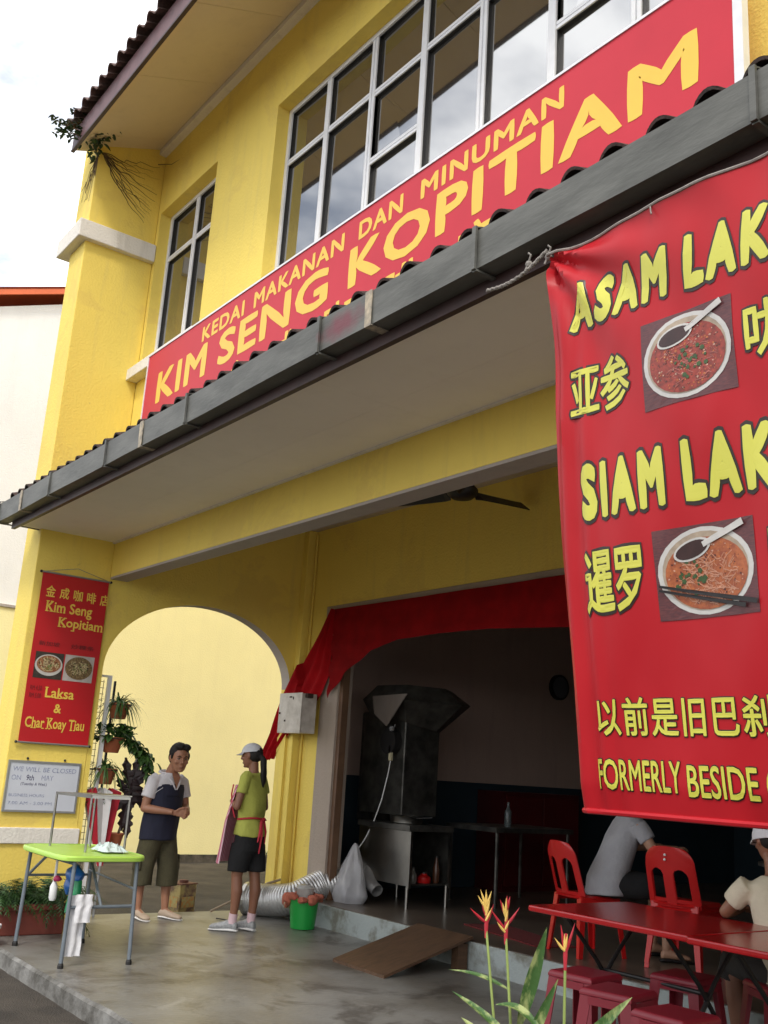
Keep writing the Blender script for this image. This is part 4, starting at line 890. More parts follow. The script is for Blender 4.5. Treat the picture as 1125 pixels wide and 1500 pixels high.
m_ = MB(); m_.obox(tc_+Vector((0, 0, .295)), (.262, .262, .012), tm_); m_.obox(tc_+Vector((0, 0, .004)), (.262, .262, .012), tm_); obj('rim', m_, mat('rusty_metal', (.20, .08, .04), .7, .4, 15), TN)
m_ = MB(); m_.obox(tc_+tm_ @ Vector((.1265, 0, .11)), (.002, .19, .11), tm_); m_.obox(tc_+tm_ @ Vector((0, -.1265, .11)), (.19, .002, .11), tm_); obj('printed_panel', m_, mat('printed_orange_patch', (.55, .22, .04), .5, .5, 25, col2=(.4, .42, .16)), TN)
m_ = MB(); m_.lathe(tc_+Vector((.03, .02, .30)), [(.05, 0), (.05, .03), (.02, .035)], 16); obj('cap', m_, mat('rusty_metal2', (.16, .06, .04), .7, .4, 15), TN)
# ramp
RA = thing('wooden_ramp', (-6.95, 5.4, 0), 'brown plywood ramp laid from the porch floor up to the shop step', 'ramp')
m_ = MB(); m_.add([(-7.06,4.93,.0),(-6.36,4.91,.0),(-6.42,5.835,.225),(-7.12,5.835,.225),(-7.06,4.93,.022),(-6.36,4.91,.022),(-6.42,5.835,.247),(-7.12,5.835,.247)], [(0,3,2,1),(4,5,6,7),(0,1,5,4),(1,2,6,5),(2,3,7,6),(3,0,4,7)]); obj('board', m_, PLYW, RA)
for xs_ in (-6.52, -7.08): m_ = MB(); m_.box((xs_, 5.70, 0), (xs_+.08, 5.80, .19)); obj('support_block', m_, PLYW, RA)
MT = thing('floor_mat', (-6.5, 6.4, .212), 'flat dark red doormat on the shop floor behind the ramp', 'mat')
m_ = MB(); m_.add([(-7.15,6.38,.213),(-6.05,6.16,.213),(-5.92,6.5,.213),(-7.0,6.75,.213),(-7.15,6.38,.222),(-6.05,6.16,.222),(-5.92,6.5,.222),(-7.0,6.75,.222)], [(0,3,2,1),(4,5,6,7),(0,1,5,4),(1,2,6,5),(2,3,7,6),(3,0,4,7)]); obj('pile', m_, mat('dark_red_mat', (.16, .012, .012), .95, .3, 30), MT)
CB = thing('red_cabinet', (-9.25, 9.2, .21), 'deep red cabinet standing against the dark interior wall', 'cabinet')
m_ = MB(); m_.box((-9.58, 8.7, .21), (-9.1, 10.0, 1.35)); obj('carcass', m_, mat('deep_red_lacquer', (.06, .005, .005), .4, .2, 3), CB)
for y0_, y1_ in ((8.72, 9.34), (9.36, 9.98)):
    m_ = MB(); m_.box((-9.1, y0_, .28), (-9.085, y1_, 1.30)); dd = obj('door', m_, mat('red_lacquer_door', (.08, .006, .006), .35, .2, 3), CB, bevel=.006)
CT = thing('work_counter', (-8.3, 7.9, .21), 'dark kitchen counter behind the stove cart', 'counter')
m_ = MB(); m_.box((-8.7, 7.45, .95), (-7.9, 8.6, 1.0)); obj('counter_top', m_, STEELD, CT)
m_ = MB()
for x_ in (-8.66, -7.94):
    for y_ in (7.5, 8.55): m_ = MB(); m_.tube([(x_, y_, .21), (x_, y_, .95)], .02, 8); obj('leg', m_, STEELD, CT)

BO = thing('glass_bottle', (-8.1, 7.8, 1.0), 'clear slim bottle standing on the dark kitchen counter', 'bottle')
m_ = MB(); m_.lathe((-8.1, 7.8, 1.0), [(.035, 0), (.038, .02), (.038, .16), (.015, .20), (.013, .25), (.018, .255)], 16); obj('bottle_body', m_, mat('dim_clear_glass', (.10, .12, .12), .15, .1, 5, alpha=.7), BO, smooth=True)

# ================================================================== PLASTIC CHAIRS AND STOOLS, RED TABLES
def solid(me_mb, t, name):
    me = me_mb.mesh(name); o = bpy.data.objects.new(name, me); COL.objects.link(o)
    md = o.modifiers.new('s', 'SOLIDIFY'); md.thickness = t; md.offset = 0
    dg = bpy.context.evaluated_depsgraph_get(); r = bpy.data.meshes.new_from_object(o.evaluated_get(dg)); bpy.data.objects.remove(o); r.name = name; return r
def make_chair(label):
    c = thing('plastic_chair', (0, 0, 0), label, 'chair', 'red plastic chairs inside the shop')
    # faces +Y: back panel at y = -.2
    nu_, nv_ = 72, 80; vs, fs = [], []
    def P_(u, v):   # u -1..1, v 0..1
        w = .205-.012*v; top = .02*(1-(abs(u))**3)
        if v > .75: w *= math.sqrt(max(.0, 1-((v-.75)/.25)**2*.55))
        y = -.19-.11*v+.045*u*u
        return (u*w, y, .44+v*.37+top*(v > .5)*(v-.5)*2)
    for j in range(nv_+1):
        for i in range(nu_+1): vs.append(P_(-1+2*i/nu_, j/nv_))
    for j in range(nv_):
        for i in range(nu_):
            u = -1+2*(i+.5)/nu_; v = (j+.5)/nv_; hole = False
            for hc in (-.47, .47):
                q = (u-hc)/.27
                if abs(q) < 1 and .06 < v < .58+.12*math.sqrt(1-q*q): hole = True
            if not hole: fs.append((j*(nu_+1)+i, j*(nu_+1)+i+1, (j+1)*(nu_+1)+i+1, (j+1)*(nu_+1)+i))
    obj('backrest', solid(MB().add(vs, fs), .012, 'backrest'), REDP, c, smooth=True)
    vs, fs = [], []; n = 16
    for j in range(n+1):
        for i in range(n+1):
            u, v = -1+2*i/n, -1+2*j/n; k_ = 1-.06*u*u*v*v*2
            vs.append((u*.205*k_*(1+.06*v), v*.20*k_, .44-.014*(1-u*u)*(1-v*v)-(.02 if max(abs(u), abs(v)) > .99 else 0)))
    for j in range(n):
        for i in range(n): fs.append((j*(n+1)+i, j*(n+1)+i+1, (j+1)*(n+1)+i+1, (j+1)*(n+1)+i))
    obj('seat', solid(MB().add(vs, fs), .01, 'seat'), REDP, c, smooth=True)
    for sx, sy in ((-1,-1),(1,-1),(1,1),(-1,1)):
        m = MB(); tx, ty = sx*.185, sy*.175; bx_, by_ = sx*.225, sy*.215
        r_ = []
        for t in (0, 1):
            cx, cy_ = tx+(bx_-tx)*t, ty+(by_-ty)*t; w = .055-.02*t; th = .008; z = .43*(1-t)
            r_.append([(cx, cy_, z), (cx-sx*w, cy_, z), (cx-sx*w, cy_-sy*th, z), (cx-sx*th, cy_-sy*th, z), (cx-sx*th, cy_-sy*w, z), (cx, cy_-sy*w, z)])
        m.rings(r_); obj('leg', m, REDP, c)
    m = MB()
    for sx in (-1, 1): m.box((sx*.19-.004, -.17, .38), (sx*.19+.004, .17, .43))
    m.box((-.19, .172, .38), (.19, .18, .43)); obj('apron', m, REDP, c)
    return c
ch1 = make_chair('red plastic chair at the left whose seat the grey-shirted man is using')
ch1.location = (-5.70, 6.36, .212); ch1.rotation_euler = (0, 0, R(-14))
ch2 = dup(ch1, (-4.96, 6.62, .212), R(8), 'lower red plastic chair of the stacked pair behind the red tables')
ch3 = dup(ch1, (-4.955, 6.615, .245), R(8), 'upper red plastic chair nested on another behind the red tables')
def peg(par):
    m = MB(); m.ball((0, -.303, .77), .010, 8); obj('white_sticker', m, WHITEP, par, world=False)
peg(ch2); peg(ch3)
def make_stool(label):
    c = thing('plastic_stool', (0, 0, 0), label, 'stool', 'maroon plastic stools under the red tables')
    m = MB(); h = .145
    m.rings([[(sx*q, sy*q, z) for sx, sy in ((-1,-1),(1,-1),(1,1),(-1,1))] for q, z in ((h+.005, .415), (h+.004, .435), (h-.008, .45))]); obj('seat', m, MAROON, c, bevel=.006)
    for sx, sy in ((-1,-1),(1,-1),(1,1),(-1,1)):
        m = MB(); r_ = []
        for t in (0, 1):
            q = h+(.04)*t; cx, cy_ = sx*q, sy*q; w = .065-.018*t; th = .006; z = .415*(1-t)
            r_.append([(cx, cy_, z), (cx-sx*w, cy_, z), (cx-sx*w, cy_-sy*th, z), (cx-sx*th, cy_-sy*th, z), (cx-sx*th, cy_-sy*w, z), (cx, cy_-sy*w, z)])
        m.rings(r_); obj('leg', m, MAROON, c)
    m = MB(); q = h+.002
    m.box((-q+.05, -q-.003, .375), (q-.05, -q+.003, .414)); m.box((-q+.05, q-.003, .375), (q-.05, q+.003, .414)); m.box((-q-.003, -q+.05, .375), (-q+.003, q-.05, .414)); m.box((q-.003, -q+.05, .375), (q+.003, q-.05, .414)); obj('apron', m, MAROON, c)
    return c
s1 = make_stool('maroon plastic stool farthest left, below the end of the red table'); s1.location = (-4.18, 4.66, 0); s1.rotation_euler = (0, 0, R(6))
dup(s1, (-3.77, 4.46, 0), R(12), 'maroon plastic stool in the middle of the front row, nearest the flowers')
dup(s1, (-3.29, 4.30, 0), R(2), 'maroon plastic stool at the bottom of the picture, farthest right in the front row')
dup(s1, (-3.92, 5.22, 0), R(10), 'maroon plastic stool standing back underneath the red tables')
def make_table(label):
    c = thing('red_folding_table', (0, 0, 0), label, 'table', 'red folding tables on the porch')
    m = MB(); m.box((-.575, -.45, .715), (.575, .45, .75)); obj('tabletop', m, REDT, c, bevel=.010, world=False)
    for sx in (-1, 1):
        for a_, b_ in ((-.34, .30), (.34, -.30)):
            m = MB(); m.tube([(sx*.36, a_, .71), (sx*.36, a_*.2, .45), (sx*.36, b_, .0)], .013, 10); obj('leg', m, BLACK, c, smooth=True, world=False)
    m = MB(); m.tube([(-.36, 0, .40), (.36, 0, .40)], .012, 10); obj('stretcher', m, BLACK, c, world=False)
    m = MB(); m.tube([(-.36, .34, .70), (.36, .34, .70)], .010, 8); obj('stretcher', m, BLACK, c, world=False)
    return c
t1 = make_table('left red folding table with a shiny plastic top on the porch'); t1.location = (-4.03, 5.07, 0); t1.rotation_euler = (0, 0, R(0))
dup(t1, (-2.86, 5.03, 0), R(0), 'right red folding table where the man in the white cap rests his arm')
# inner table with cups
IT = thing('inner_table', (-4.6, 8.0, .212), 'dark round table inside the shop under blue cups', 'table')
m_ = MB(); m_.lathe((-4.6, 8.0, 0), [(.5, .92), (.55, .93), (.55, .955), (.3, .957)], 28); obj('tabletop', m_, mat('dim_marble', (.10, .09, .08), .3, .4, 8), IT)
m_ = MB(); m_.lathe((-4.6, 8.0, 0), [(.25, .212), (.06, .26), (.05, .9), (.2, .93)], 16); obj('pedestal', m_, BLACK, IT, smooth=True)
cup0 = None
for i, (x_, y_, lab) in enumerate(((-4.78, 7.75, 'blue plastic cup at the left on the dark inner table'), (-4.55, 7.72, 'blue plastic cup in the middle of the dark inner table'), (-4.42, 7.95, 'blue plastic cup at the right on the dark inner table'))):
    if cup0 is None:
        cup0 = thing('blue_cup', (x_, y_, .957), lab, 'cup', 'blue cups on the inner table')
        m_ = MB(); m_.lathe((x_, y_, .957), [(.03, 0), (.04, .12), (.036, .12), (.028, .01)], 18); obj('cup_wall', m_, BLUEP, cup0, smooth=True)
    else: dup(cup0, (x_, y_, .957), 0, lab)

# ================================================================== GREEN TABLE AND WHAT IS ON / UNDER IT
GT = thing('green_folding_table', (-7.9, 3.1, 0), 'lime green folding table with grey tube legs beside the pillar', 'table')
m_ = MB(); tp = []
for i in range(48):
    a_ = 2*PI*i/48; c_, s_ = math.cos(a_), math.sin(a_); p_ = 6
    tp.append((.525*math.copysign(abs(c_)**(2/p_), c_), .34*math.copysign(abs(s_)**(2/p_), s_)))
tc3 = Vector((-7.885, 3.09, 0))
m_.rings([[(tc3.x+x_*q, tc3.y+y_*q, z) for x_, y_ in tp] for q, z in ((.965, .712), (.995, .718), (1, .742), (.985, .752), (.955, .754), (.95, .749))]); obj('tabletop', m_, LIME, GT, smooth=True)
feet = [(-7.41, 2.85), (-7.41, 3.36), (-8.36, 2.83), (-8.34, 3.36)]
for fx, fy in feet:
    m_ = MB(); sx = 1 if fx > -7.9 else -1; sy = 1 if fy > 3.1 else -1
    m_.tube([(fx, fy, .015), (fx-sx*.02, fy-sy*.015, .71)], .015, 10); lg = obj('leg', m_, TUBEG, GT, smooth=True)
    m_ = MB(); m_.lathe((fx, fy, 0), [(.022, 0), (.022, .02), (.017, .035)], 12); obj('rubber_foot', m_, BLACK, lg)
m_ = MB(); m_.tube([(-7.425, 2.86, .40), (-7.425, 3.35, .40)], .012, 8); m_.tube([(-8.35, 2.85, .52), (-8.35, 3.34, .52)], .010, 8); m_.tube([(-7.42, 3.34, .52), (-8.34, 3.34, .56)], .009, 8); m_.tube([(-8.33, 2.86, .54), (-8.0, 2.86, .70)], .011, 8); m_.tube([(-7.42, 3.1, .40), (-7.72, 3.1, .70)], .011, 8); m_.tube([(-7.44, 2.88, .69), (-8.32, 2.88, .69)], .011, 8); obj('brace', m_, TUBEG, GT, smooth=True)
SR = thing('steel_rack', (-7.85, 3.1, .754), 'small bare steel frame rack with a tray top standing on the green table', 'rack')
m_ = MB(); ps = [(-8.2, 2.94), (-7.66, 3.02), (-7.62, 3.31), (-8.16, 3.25)]; zt_ = 1.155
for (x_, y_) in ps: m_ = MB(); m_.tube([(x_, y_, .754), (x_, y_, zt_)], .010, 8); obj('upright', m_, STEEL, SR, smooth=True)
m_ = MB()
for a_, b_ in zip(ps, ps[1:]+ps[:1]): m_.bar((a_[0], a_[1], zt_), (b_[0], b_[1], zt_), .02, .02)
obj('top_frame', m_, STEEL, SR)
m_ = MB(); m_.add([(-7.95, 2.975, zt_+.012), (-7.65, 3.01, zt_+.012), (-7.61, 3.32, zt_+.012), (-7.93, 3.27, zt_+.012), (-7.95, 2.975, zt_+.02), (-7.65, 3.01, zt_+.02), (-7.61, 3.32, zt_+.02), (-7.93, 3.27, zt_+.02)], [(0,3,2,1),(4,5,6,7),(0,1,5,4),(1,2,6,5),(2,3,7,6),(3,0,4,7)]); obj('tray', m_, STEEL, SR)
DC = thing('dish_cloth', (-7.72, 3.25, .755), 'crumpled pale cloth lying on the right side of the green table', 'cloth')
m_ = MB(); vs = []; n = 34
for j in range(n+1):
    for i in range(n+1):
        u, v = i/n, j/n; e = min(u, 1-u, v, 1-v)*5; h_ = .012+min(1, e)*(.028+.045*abs(noise.noise(Vector((u*5, v*5, 2))))+.02*noise.noise(Vector((u*12, v*12, 5))))
        vs.append((-7.86+.27*u+.02*noise.noise(Vector((v*4, u, 0))), 3.14+.20*v+.03*noise.noise(Vector((u*4, v, 4))), .757+max(0, h_-.006)))
m_.add(vs, [(j*(n+1)+i, j*(n+1)+i+1, (j+1)*(n+1)+i+1, (j+1)*(n+1)+i) for j in range(n) for i in range(n)]); obj('cloth_sheet', m_, mat('pale_aqua_cloth', (.58, .68, .66), .9, .12, 20), DC, smooth=True)
TW = thing('white_towel', (-7.42, 2.98, .1), 'white towel hanging from the brace under the green table', 'towel')
def hang(x, y0, y1, zt, zb, sx=.0, fold=.008, seed=0, sq=0):
    m = MB(); vs = []; n, k_ = 20, 30
    for j in range(k_+1):
        for i in range(n+1):
            u, v = i/n, j/k_; y = y0+(y1-y0)*u; y = y+((y0+y1)/2-y)*sq*(1-v)
            vs.append((x+sx*v+fold*math.sin(u*11+seed+v*1.5)+fold*.6*noise.noise(Vector((u*4, v*4, seed))), y+.01*noise.noise(Vector((v*4, 0, seed))), zt+(zb-zt)*v))
    m.add(vs, [(j*(n+1)+i, j*(n+1)+i+1, (j+1)*(n+1)+i+1, (j+1)*(n+1)+i) for j in range(k_) for i in range(n)]); return m
obj('towel_long_side', hang(-7.44, 2.87, 2.99, .48, .07, .0, .007, 1), WHITECL, TW, smooth=True)
obj('towel_short_side', hang(-7.40, 2.90, 3.02, .49, .30, .01, .006, 4), WHITECL, TW, smooth=True)
BL = thing('blue_bag', (-7.55, 2.93, .5), 'crumpled blue plastic bag hanging under the green table', 'bag')
m_ = MB(); m_.ball((-7.62, 2.95, .60), (.09, .06, .075), 16); m_.ball((-7.62, 2.93, .52), (.06, .05, .05), 14); wob(m_, .035, 12, 3); obj('film', m_, BLUEP, BL, smooth=True)
GB = thing('green_bag', (-7.5, 3.0, .35), 'crumpled green plastic bag hanging behind the white towel', 'bag')
m_ = MB(); m_.loft([((-7.56, 2.95, .60), .012, .012), ((-7.56, 2.95, .55), .04, .03), ((-7.57, 2.94, .45), .06, .045), ((-7.57, 2.94, .36), .06, .05), ((-7.57, 2.94, .33), .03, .03)], 22); wob(m_, .03, 13, 5); obj('film', m_, GREENB, GB, smooth=True)
SB = thing('spray_bottle', (-7.9, 2.9, .45), 'small pink and white bottle hanging under the left of the green table', 'bottle')
m_ = MB(); m_.lathe((-7.80, 2.87, 0), [(.02, .40), (.028, .42), (.028, .50), (.014, .53), (.012, .56)], 14); obj('bottle_body', m_, WHITEP, SB, smooth=True); m_ = MB(); m_.ball((-7.78, 2.88, .555), (.03, .03, .025), 10); wob(m_, .01, 20); obj('pink_cap', m_, mat('pink_plastic', (.5, .03, .12), .5, .2, 10), SB, smooth=True)
m_ = MB(); m_.lathe((-7.80, 2.87, 0), [(.010, .56), (.010, .69)], 8); obj('loop', m_, WHITEP, SB)
WP = thing('white_pot', (-8.45, 2.62, GZ), 'white pot partly cut by the left edge of the picture', 'pot')

# ================================================================== PLANTS
def strip_leaf(m, p0, d, L, w, droop, up_=.6, n=6, fold=.0, twist=0):
    d = Vector((d[0], d[1], 0)).normalized(); side = Vector((-d.y, d.x, 0)); vs = []
    for i in range(n+1):
        t = i/n; c = Vector(p0)+d*L*(t*math.cos(up_)+.0)+Vector((0, 0, L*(math.sin(up_)*t-droop*t*t)))
        ww = w*math.sin(PI*min(.98, .12+t*.88))**.8; s_ = side*math.cos(twist)+Vector((0, 0, 1))*math.sin(twist)
        vs += [c-s_*ww+Vector((0, 0, fold*ww)), c, c+s_*ww+Vector((0, 0, fold*ww))]
    m.add(vs, [(3*i, 3*i+1, 3*i+4, 3*i+3) for i in range(n)]+[(3*i+1, 3*i+2, 3*i+5, 3*i+4) for i in range(n)])
def fern(m, c, R0, n, rr, zs=.0):
    for k_ in range(n):
        a_ = rr.uniform(0, 2*PI); d = Vector((math.cos(a_), math.sin(a_), 0)); L = R0*rr.uniform(.6, 1.1); up_ = rr.uniform(.6, 1.35); dr = rr.uniform(.6, 1.2)
        base = Vector(c)+Vector((rr.uniform(-.10, .10), rr.uniform(-.08, .08), zs)); side = Vector((-d.y, d.x, 0)); prev = None
        N_ = 16
        for i in range(1, N_+1):
            t = i/N_; q = base+d*L*t*math.cos(up_*.7)+Vector((0, 0, L*(math.sin(up_)*t-dr*t*t*.9)))
            if prev is not None:
                ll = .055*math.sin(PI*min(.97, t*.9+.08))**.7*(L/.4)
                tv = (q-prev)*.55
                for sg in (-1, 1):
                    e = q+side*sg*ll+tv*.6-Vector((0, 0, ll*.25)); m.add([prev, q-tv*.1, e], [(0,1,2)]) if False else m.add([prev, prev+tv*1.3, e], [(0,1,2)])
            prev = q
TRG = thing('fern_trough', (-8.95, 3.0, 0), 'dense dark green fern filling a brick red trough at the foot of the pillar', 'plant')
m_ = MB(); m_.box((-9.12, 2.60, .0), (-8.78, 3.36, .22)); m_.box((-9.14, 2.58, .19), (-8.76, 3.38, .24)); obj('trough', m_, TROUGH, TRG, bevel=.01)
m_ = MB(); m_.box((-9.10, 2.60, .24), (-8.80, 3.34, .246)); obj('soil_top', m_, SOIL, TRG)
rr = random.Random(3); m_ = MB()
for y_ in (2.55, 2.72, 2.88, 3.04, 3.20, 3.34): fern(m_, (-8.95, y_, .24), .50, 44, rr)
obj('fronds', m_, LEAFD, TRG)
# white pot at the left edge
m_ = MB(); m_.lathe((-8.45, 2.60, GZ), [(.09, 0), (.12, .24), (.13, .245), (.13, .27), (.11, .27), (.10, .22), (.01, .22)], 24); 
obj('pot_body', m_, WHITEP, WP, smooth=True)

RK = thing('plant_rack', (-9.8, 3.85, 0), 'tall silver rack post with wire grid behind the pillar holding potted plants', 'rack')
m_ = MB(); m_.box((-9.72, 3.83, 0), (-9.69, 3.87, 2.24)); m_.box((-9.72, 3.83, 2.22), (-9.69, 3.70, 2.24)); obj('front_post', m_, ALU, RK)
m_ = MB(); m_.box((-9.84, 3.72, 0), (-9.82, 3.74, 2.2)); m_.box((-9.84, 3.95, 0), (-9.82, 3.97, 2.2)); obj('rear_post', m_, BLACK, RK)
m_ = MB()
for i in range(34): z_ = .2+i*.06; m_.tube([(-9.80, 3.70, z_), (-9.80, 3.84, z_)], .003, 5)
for i in range(4): y_ = 3.71+i*.04; m_.tube([(-9.80, y_, .15), (-9.80, y_, 2.2)], .003, 5)
obj('wire_grid', m_, BLACK, RK)
def pot(name, c, r, label, cat='potted plant'):
    o = thing(name, c, label, cat, 'pots hanging on the plant rack'); m = MB(); h = r*1.35
    m.lathe(c, [(r*.62, 0), (r*.66, .005), (r*.95, h*.86), (r*1.06, h*.86), (r*1.06, h), (r*.92, h), (r*.9, h*.9), (.01, h*.88)], 24); obj('pot', m, TERRA, o, smooth=True)
    m = MB(); m.tube([(c[0]+.02, c[1]-r, c[2]+h*.9), (c[0], c[1]-r-.06, c[2]+h*.9)], .006, 6); m.lathe((c[0], c[1], c[2]+h*.88), [(r*1.08, 0), (r*1.08, .01)], 20); obj('hanger_ring', m, BLACK, o)
    return o, c[2]+h
rr = random.Random(11)
for i, (z_, lab) in enumerate(((1.83, 'top terracotta pot with grassy arching spider leaves'), (1.50, 'second terracotta pot trailing a long leafy vine'), (1.20, 'third terracotta pot with grassy leaves on the rack'), (.93, 'lowest terracotta pot with broad light green leaves'))):
    o, zt = pot('potted_plant', (-9.74, 4.0-.03*i, z_), .11, lab); m = MB(); c = (-9.74, 4.0-.03*i, zt-.02)
    if i in (0, 2):
        for k_ in range(130 if i == 0 else 100):
            a_ = rr.uniform(0, 2*PI); strip_leaf(m, (c[0]+rr.uniform(-.04, .04), c[1]+rr.uniform(-.04, .04), c[2]), (math.cos(a_), math.sin(a_)), rr.uniform(.20, .40), .008, rr.uniform(.5, 1.5), rr.uniform(.5, 1.4), 8)
    elif i == 1:
        for k_ in range(60):
            a_ = rr.uniform(0, 2*PI); strip_leaf(m, (c[0]+rr.uniform(-.13, .13), c[1]+rr.uniform(-.2, .18), c[2]+rr.uniform(-.03, .16)), (math.cos(a_), math.sin(a_)), rr.uniform(.07, .13), .034, .5, rr.uniform(-.3, .9), 5, .3)
        for s_ in range(3):
            for k_ in range(30):
                t = k_/29; q = Vector((c[0]+.04*s_*t, c[1]+.06+.36*t, c[2]+.10-.10*t-.30*t*t+.03*math.sin(t*9+s_)))
                for _ in range(2):
                    a_ = rr.uniform(0, 2*PI); strip_leaf(m, q+Vector((rr.uniform(-.02, .02), rr.uniform(-.03, .03), rr.uniform(-.03, .03))), (math.cos(a_), math.sin(a_)), rr.uniform(.05, .10), .028, .9, rr.uniform(-.4, .6), 4, .3)
        for k_ in range(5): strip_leaf(m, (c[0]+.08, c[1]+.46, c[2]-.2), (rr.uniform(-1, 1), 1), .10, .012, 1.6, 0, 4)
    else:
        for k_ in range(80):
            a_ = rr.uniform(0, 2*PI); strip_leaf(m, (c[0]+rr.uniform(-.05, .05), c[1]+rr.uniform(-.05, .05), c[2]), (math.cos(a_), math.sin(a_)), rr.uniform(.10, .22), .03, rr.uniform(.4, 1.0), rr.uniform(.4, 1.3), 6, .3)
    obj('foliage', m, LEAF, o)
CR = thing('purple_leaf_plant', (-9.78, 4.25, 0), 'tall plant with lobed blackish purple leaves beside the pot rack', 'plant')
m_ = MB(); rr = random.Random(21)
def lobed(m, base, d, L, w, up_, droop):
    d = Vector(d).normalized(); side = Vector((-d.y, d.x, .1)).normalized() if abs(d.z) < .9 else Vector((.59, .81, 0)); N_ = 14; vs = []
    side = Vector((.55, .82, .05)).normalized()
    for i in range(N_+1):
        t = i/N_; c = Vector(base)+d*L*t+Vector((0, 0, -droop*t*t*L)); ww = w*math.sin(PI*min(.97, .08+t*.9))**.7*(1+.32*math.sin(t*26))
        vs += [c-side*ww, c+Vector((.012, -.012, 0)), c+side*ww]
    m.add(vs, [(3*i, 3*i+1, 3*i+4, 3*i+3) for i in range(N_)]+[(3*i+1, 3*i+2, 3*i+5, 3*i+4) for i in range(N_)])
for d, L, w, dr, b_ in (((0, -.28, 1), .42, .055, 0, (-9.76, 4.23, 1.10)), ((0, .08, 1), .46, .055, 0, (-9.76, 4.25, 1.08)), ((0, .42, 1), .42, .05, 0, (-9.76, 4.27, 1.10)), ((0, .1, -1), .34, .06, 0, (-9.74, 4.24, 1.22)), ((0, .35, -1), .36, .055, 0, (-9.74, 4.26, 1.22)), ((0, -.5, -.8), .34, .05, 0, (-9.74, 4.22, 1.12)), ((0, -.15, -1), .42, .06, 0, (-9.74, 4.22, 1.06)), ((0, -.9, .3), .28, .05, .3, (-9.75, 4.22, 1.10)), ((0, .05, -1), .36, .05, 0, (-9.74, 4.22, .95)), ((0, -.5, .8), .30, .05, .1, (-9.75, 4.2, 1.05)), ((0, .6, -.5), .24, .05, .2, (-9.75, 4.26, 1.18))): lobed(m_, (b_[0], 4.24+(b_[1]-4.24)*.8, b_[2]+.04), d, L*.8, w*.95, 0, dr)
obj('foliage', m_, LEAFP, CR)
m_ = MB(); m_.tube([(-9.78, 4.16, .70), (-9.775, 4.2, .9), (-9.76, 4.23, 1.15)], [.014, .012, .008], 8); obj('stem', m_, ROOT, CR)
m_ = MB(); m_.lathe((-9.78, 4.14, .60), [(.05, 0), (.08, .13), (.085, .13), (.085, .145), (.01, .13)], 20); m_.tube([(-9.78, 4.06, .70), (-9.80, 3.96, .72)], .006, 6); obj('pot', m_, TERRA, CR, smooth=True)
PA = thing('folded_parasol', (-9.68, 3.98, 0), 'folded red and white parasol standing upside down behind the steel rack', 'parasol')
RDU = mat('parasol_red', (.45, .014, .032), .7, .15, 10); WHU = mat('parasol_white', (.62, .60, .60), .8, .1, 10)
for par_, mm, nm in ((0, RDU, 'red_panel'), (1, WHU, 'white_panel')):
    m_ = MB()
    for k_ in range(4):
        a0 = 2*PI*(2*k_+par_)/8+.35; a1 = a0+2*PI/8; vs = []
        for j in range(9):
            t = j/8; r_ = .03+.17*t; z_ = .45+.68*t-.03*math.sin(t*PI)
            for aa, q in ((a0, 1), ((a0+a1)/2, .55 if t > .1 else .9), (a1, 1)): vs.append((-9.66+r_*q*math.cos(aa)*.5-.02*t, 3.97-.06*t+r_*q*math.sin(aa), z_+(.04*(q < 1))*t))
        m_.add(vs, [(3*j, 3*j+1, 3*j+4, 3*j+3) for j in range(8)]+[(3*j+1, 3*j+2, 3*j+5, 3*j+4) for j in range(8)])
    obj(nm, m_, mm, PA)
m_ = MB(); m_.tube([(-9.66, 3.97, 0), (-9.66, 3.97, 1.0)], .012, 8); obj('pole', m_, ALU2, PA)
# wall fig rooted under the eave
EP = thing('wall_fig', (-9.5, 2.92, 7.8), 'small wild fig sprouting under the roof eave with roots spread over the yellow wall', 'plant')
rr = random.Random(5); m_ = MB(); st = MB()
FP = lambda a_, b_: (-9.43-.59*a_, 2.80-.81*a_, 7.80+b_)
for (ex, ey, ez, nn) in (FP(.44,.12)+(38,), FP(.32,.06)+(30,), FP(.26,.26)+(28,), FP(.18,-.05)+(26,), FP(-.16,.20)+(60,), FP(-.20,.06)+(36,), FP(.40,-.02)+(36,), FP(.05,.12)+(30,)):
    e = Vector((ex, ey, ez)); b_ = Vector((-9.47, 2.86, 7.74)); mid_ = b_.lerp(e, .5)+Vector((0, -.04, .02)); st.tube([b_, mid_, e], [.012, .007, .003], 5)
    for k_ in range(nn):
        t = rr.uniform(.3, 1.05); q = b_.lerp(e, t)+Vector((rr.uniform(-.05, .05), rr.uniform(-.05, .05), rr.uniform(-.05, .05))); a_ = rr.uniform(0, 2*PI)
        strip_leaf(m_, q, (math.cos(a_), math.sin(a_)), rr.uniform(.05, .09), .016, .2, rr.uniform(-.6, 1.1), 4, .4)
for k_ in range(60):
    q = Vector((-9.5+rr.gauss(0, .11), 2.87+rr.gauss(0, .04), 7.76+rr.gauss(0, .07))); a_ = rr.uniform(0, 2*PI); strip_leaf(m_, q, (math.cos(a_), math.sin(a_)), rr.uniform(.05, .10), .02, .3, rr.uniform(-.8, 1.0), 4, .4)
obj('foliage', m_, LEAFD, EP); obj('branch', st, ROOT, EP)
m_ = MB()
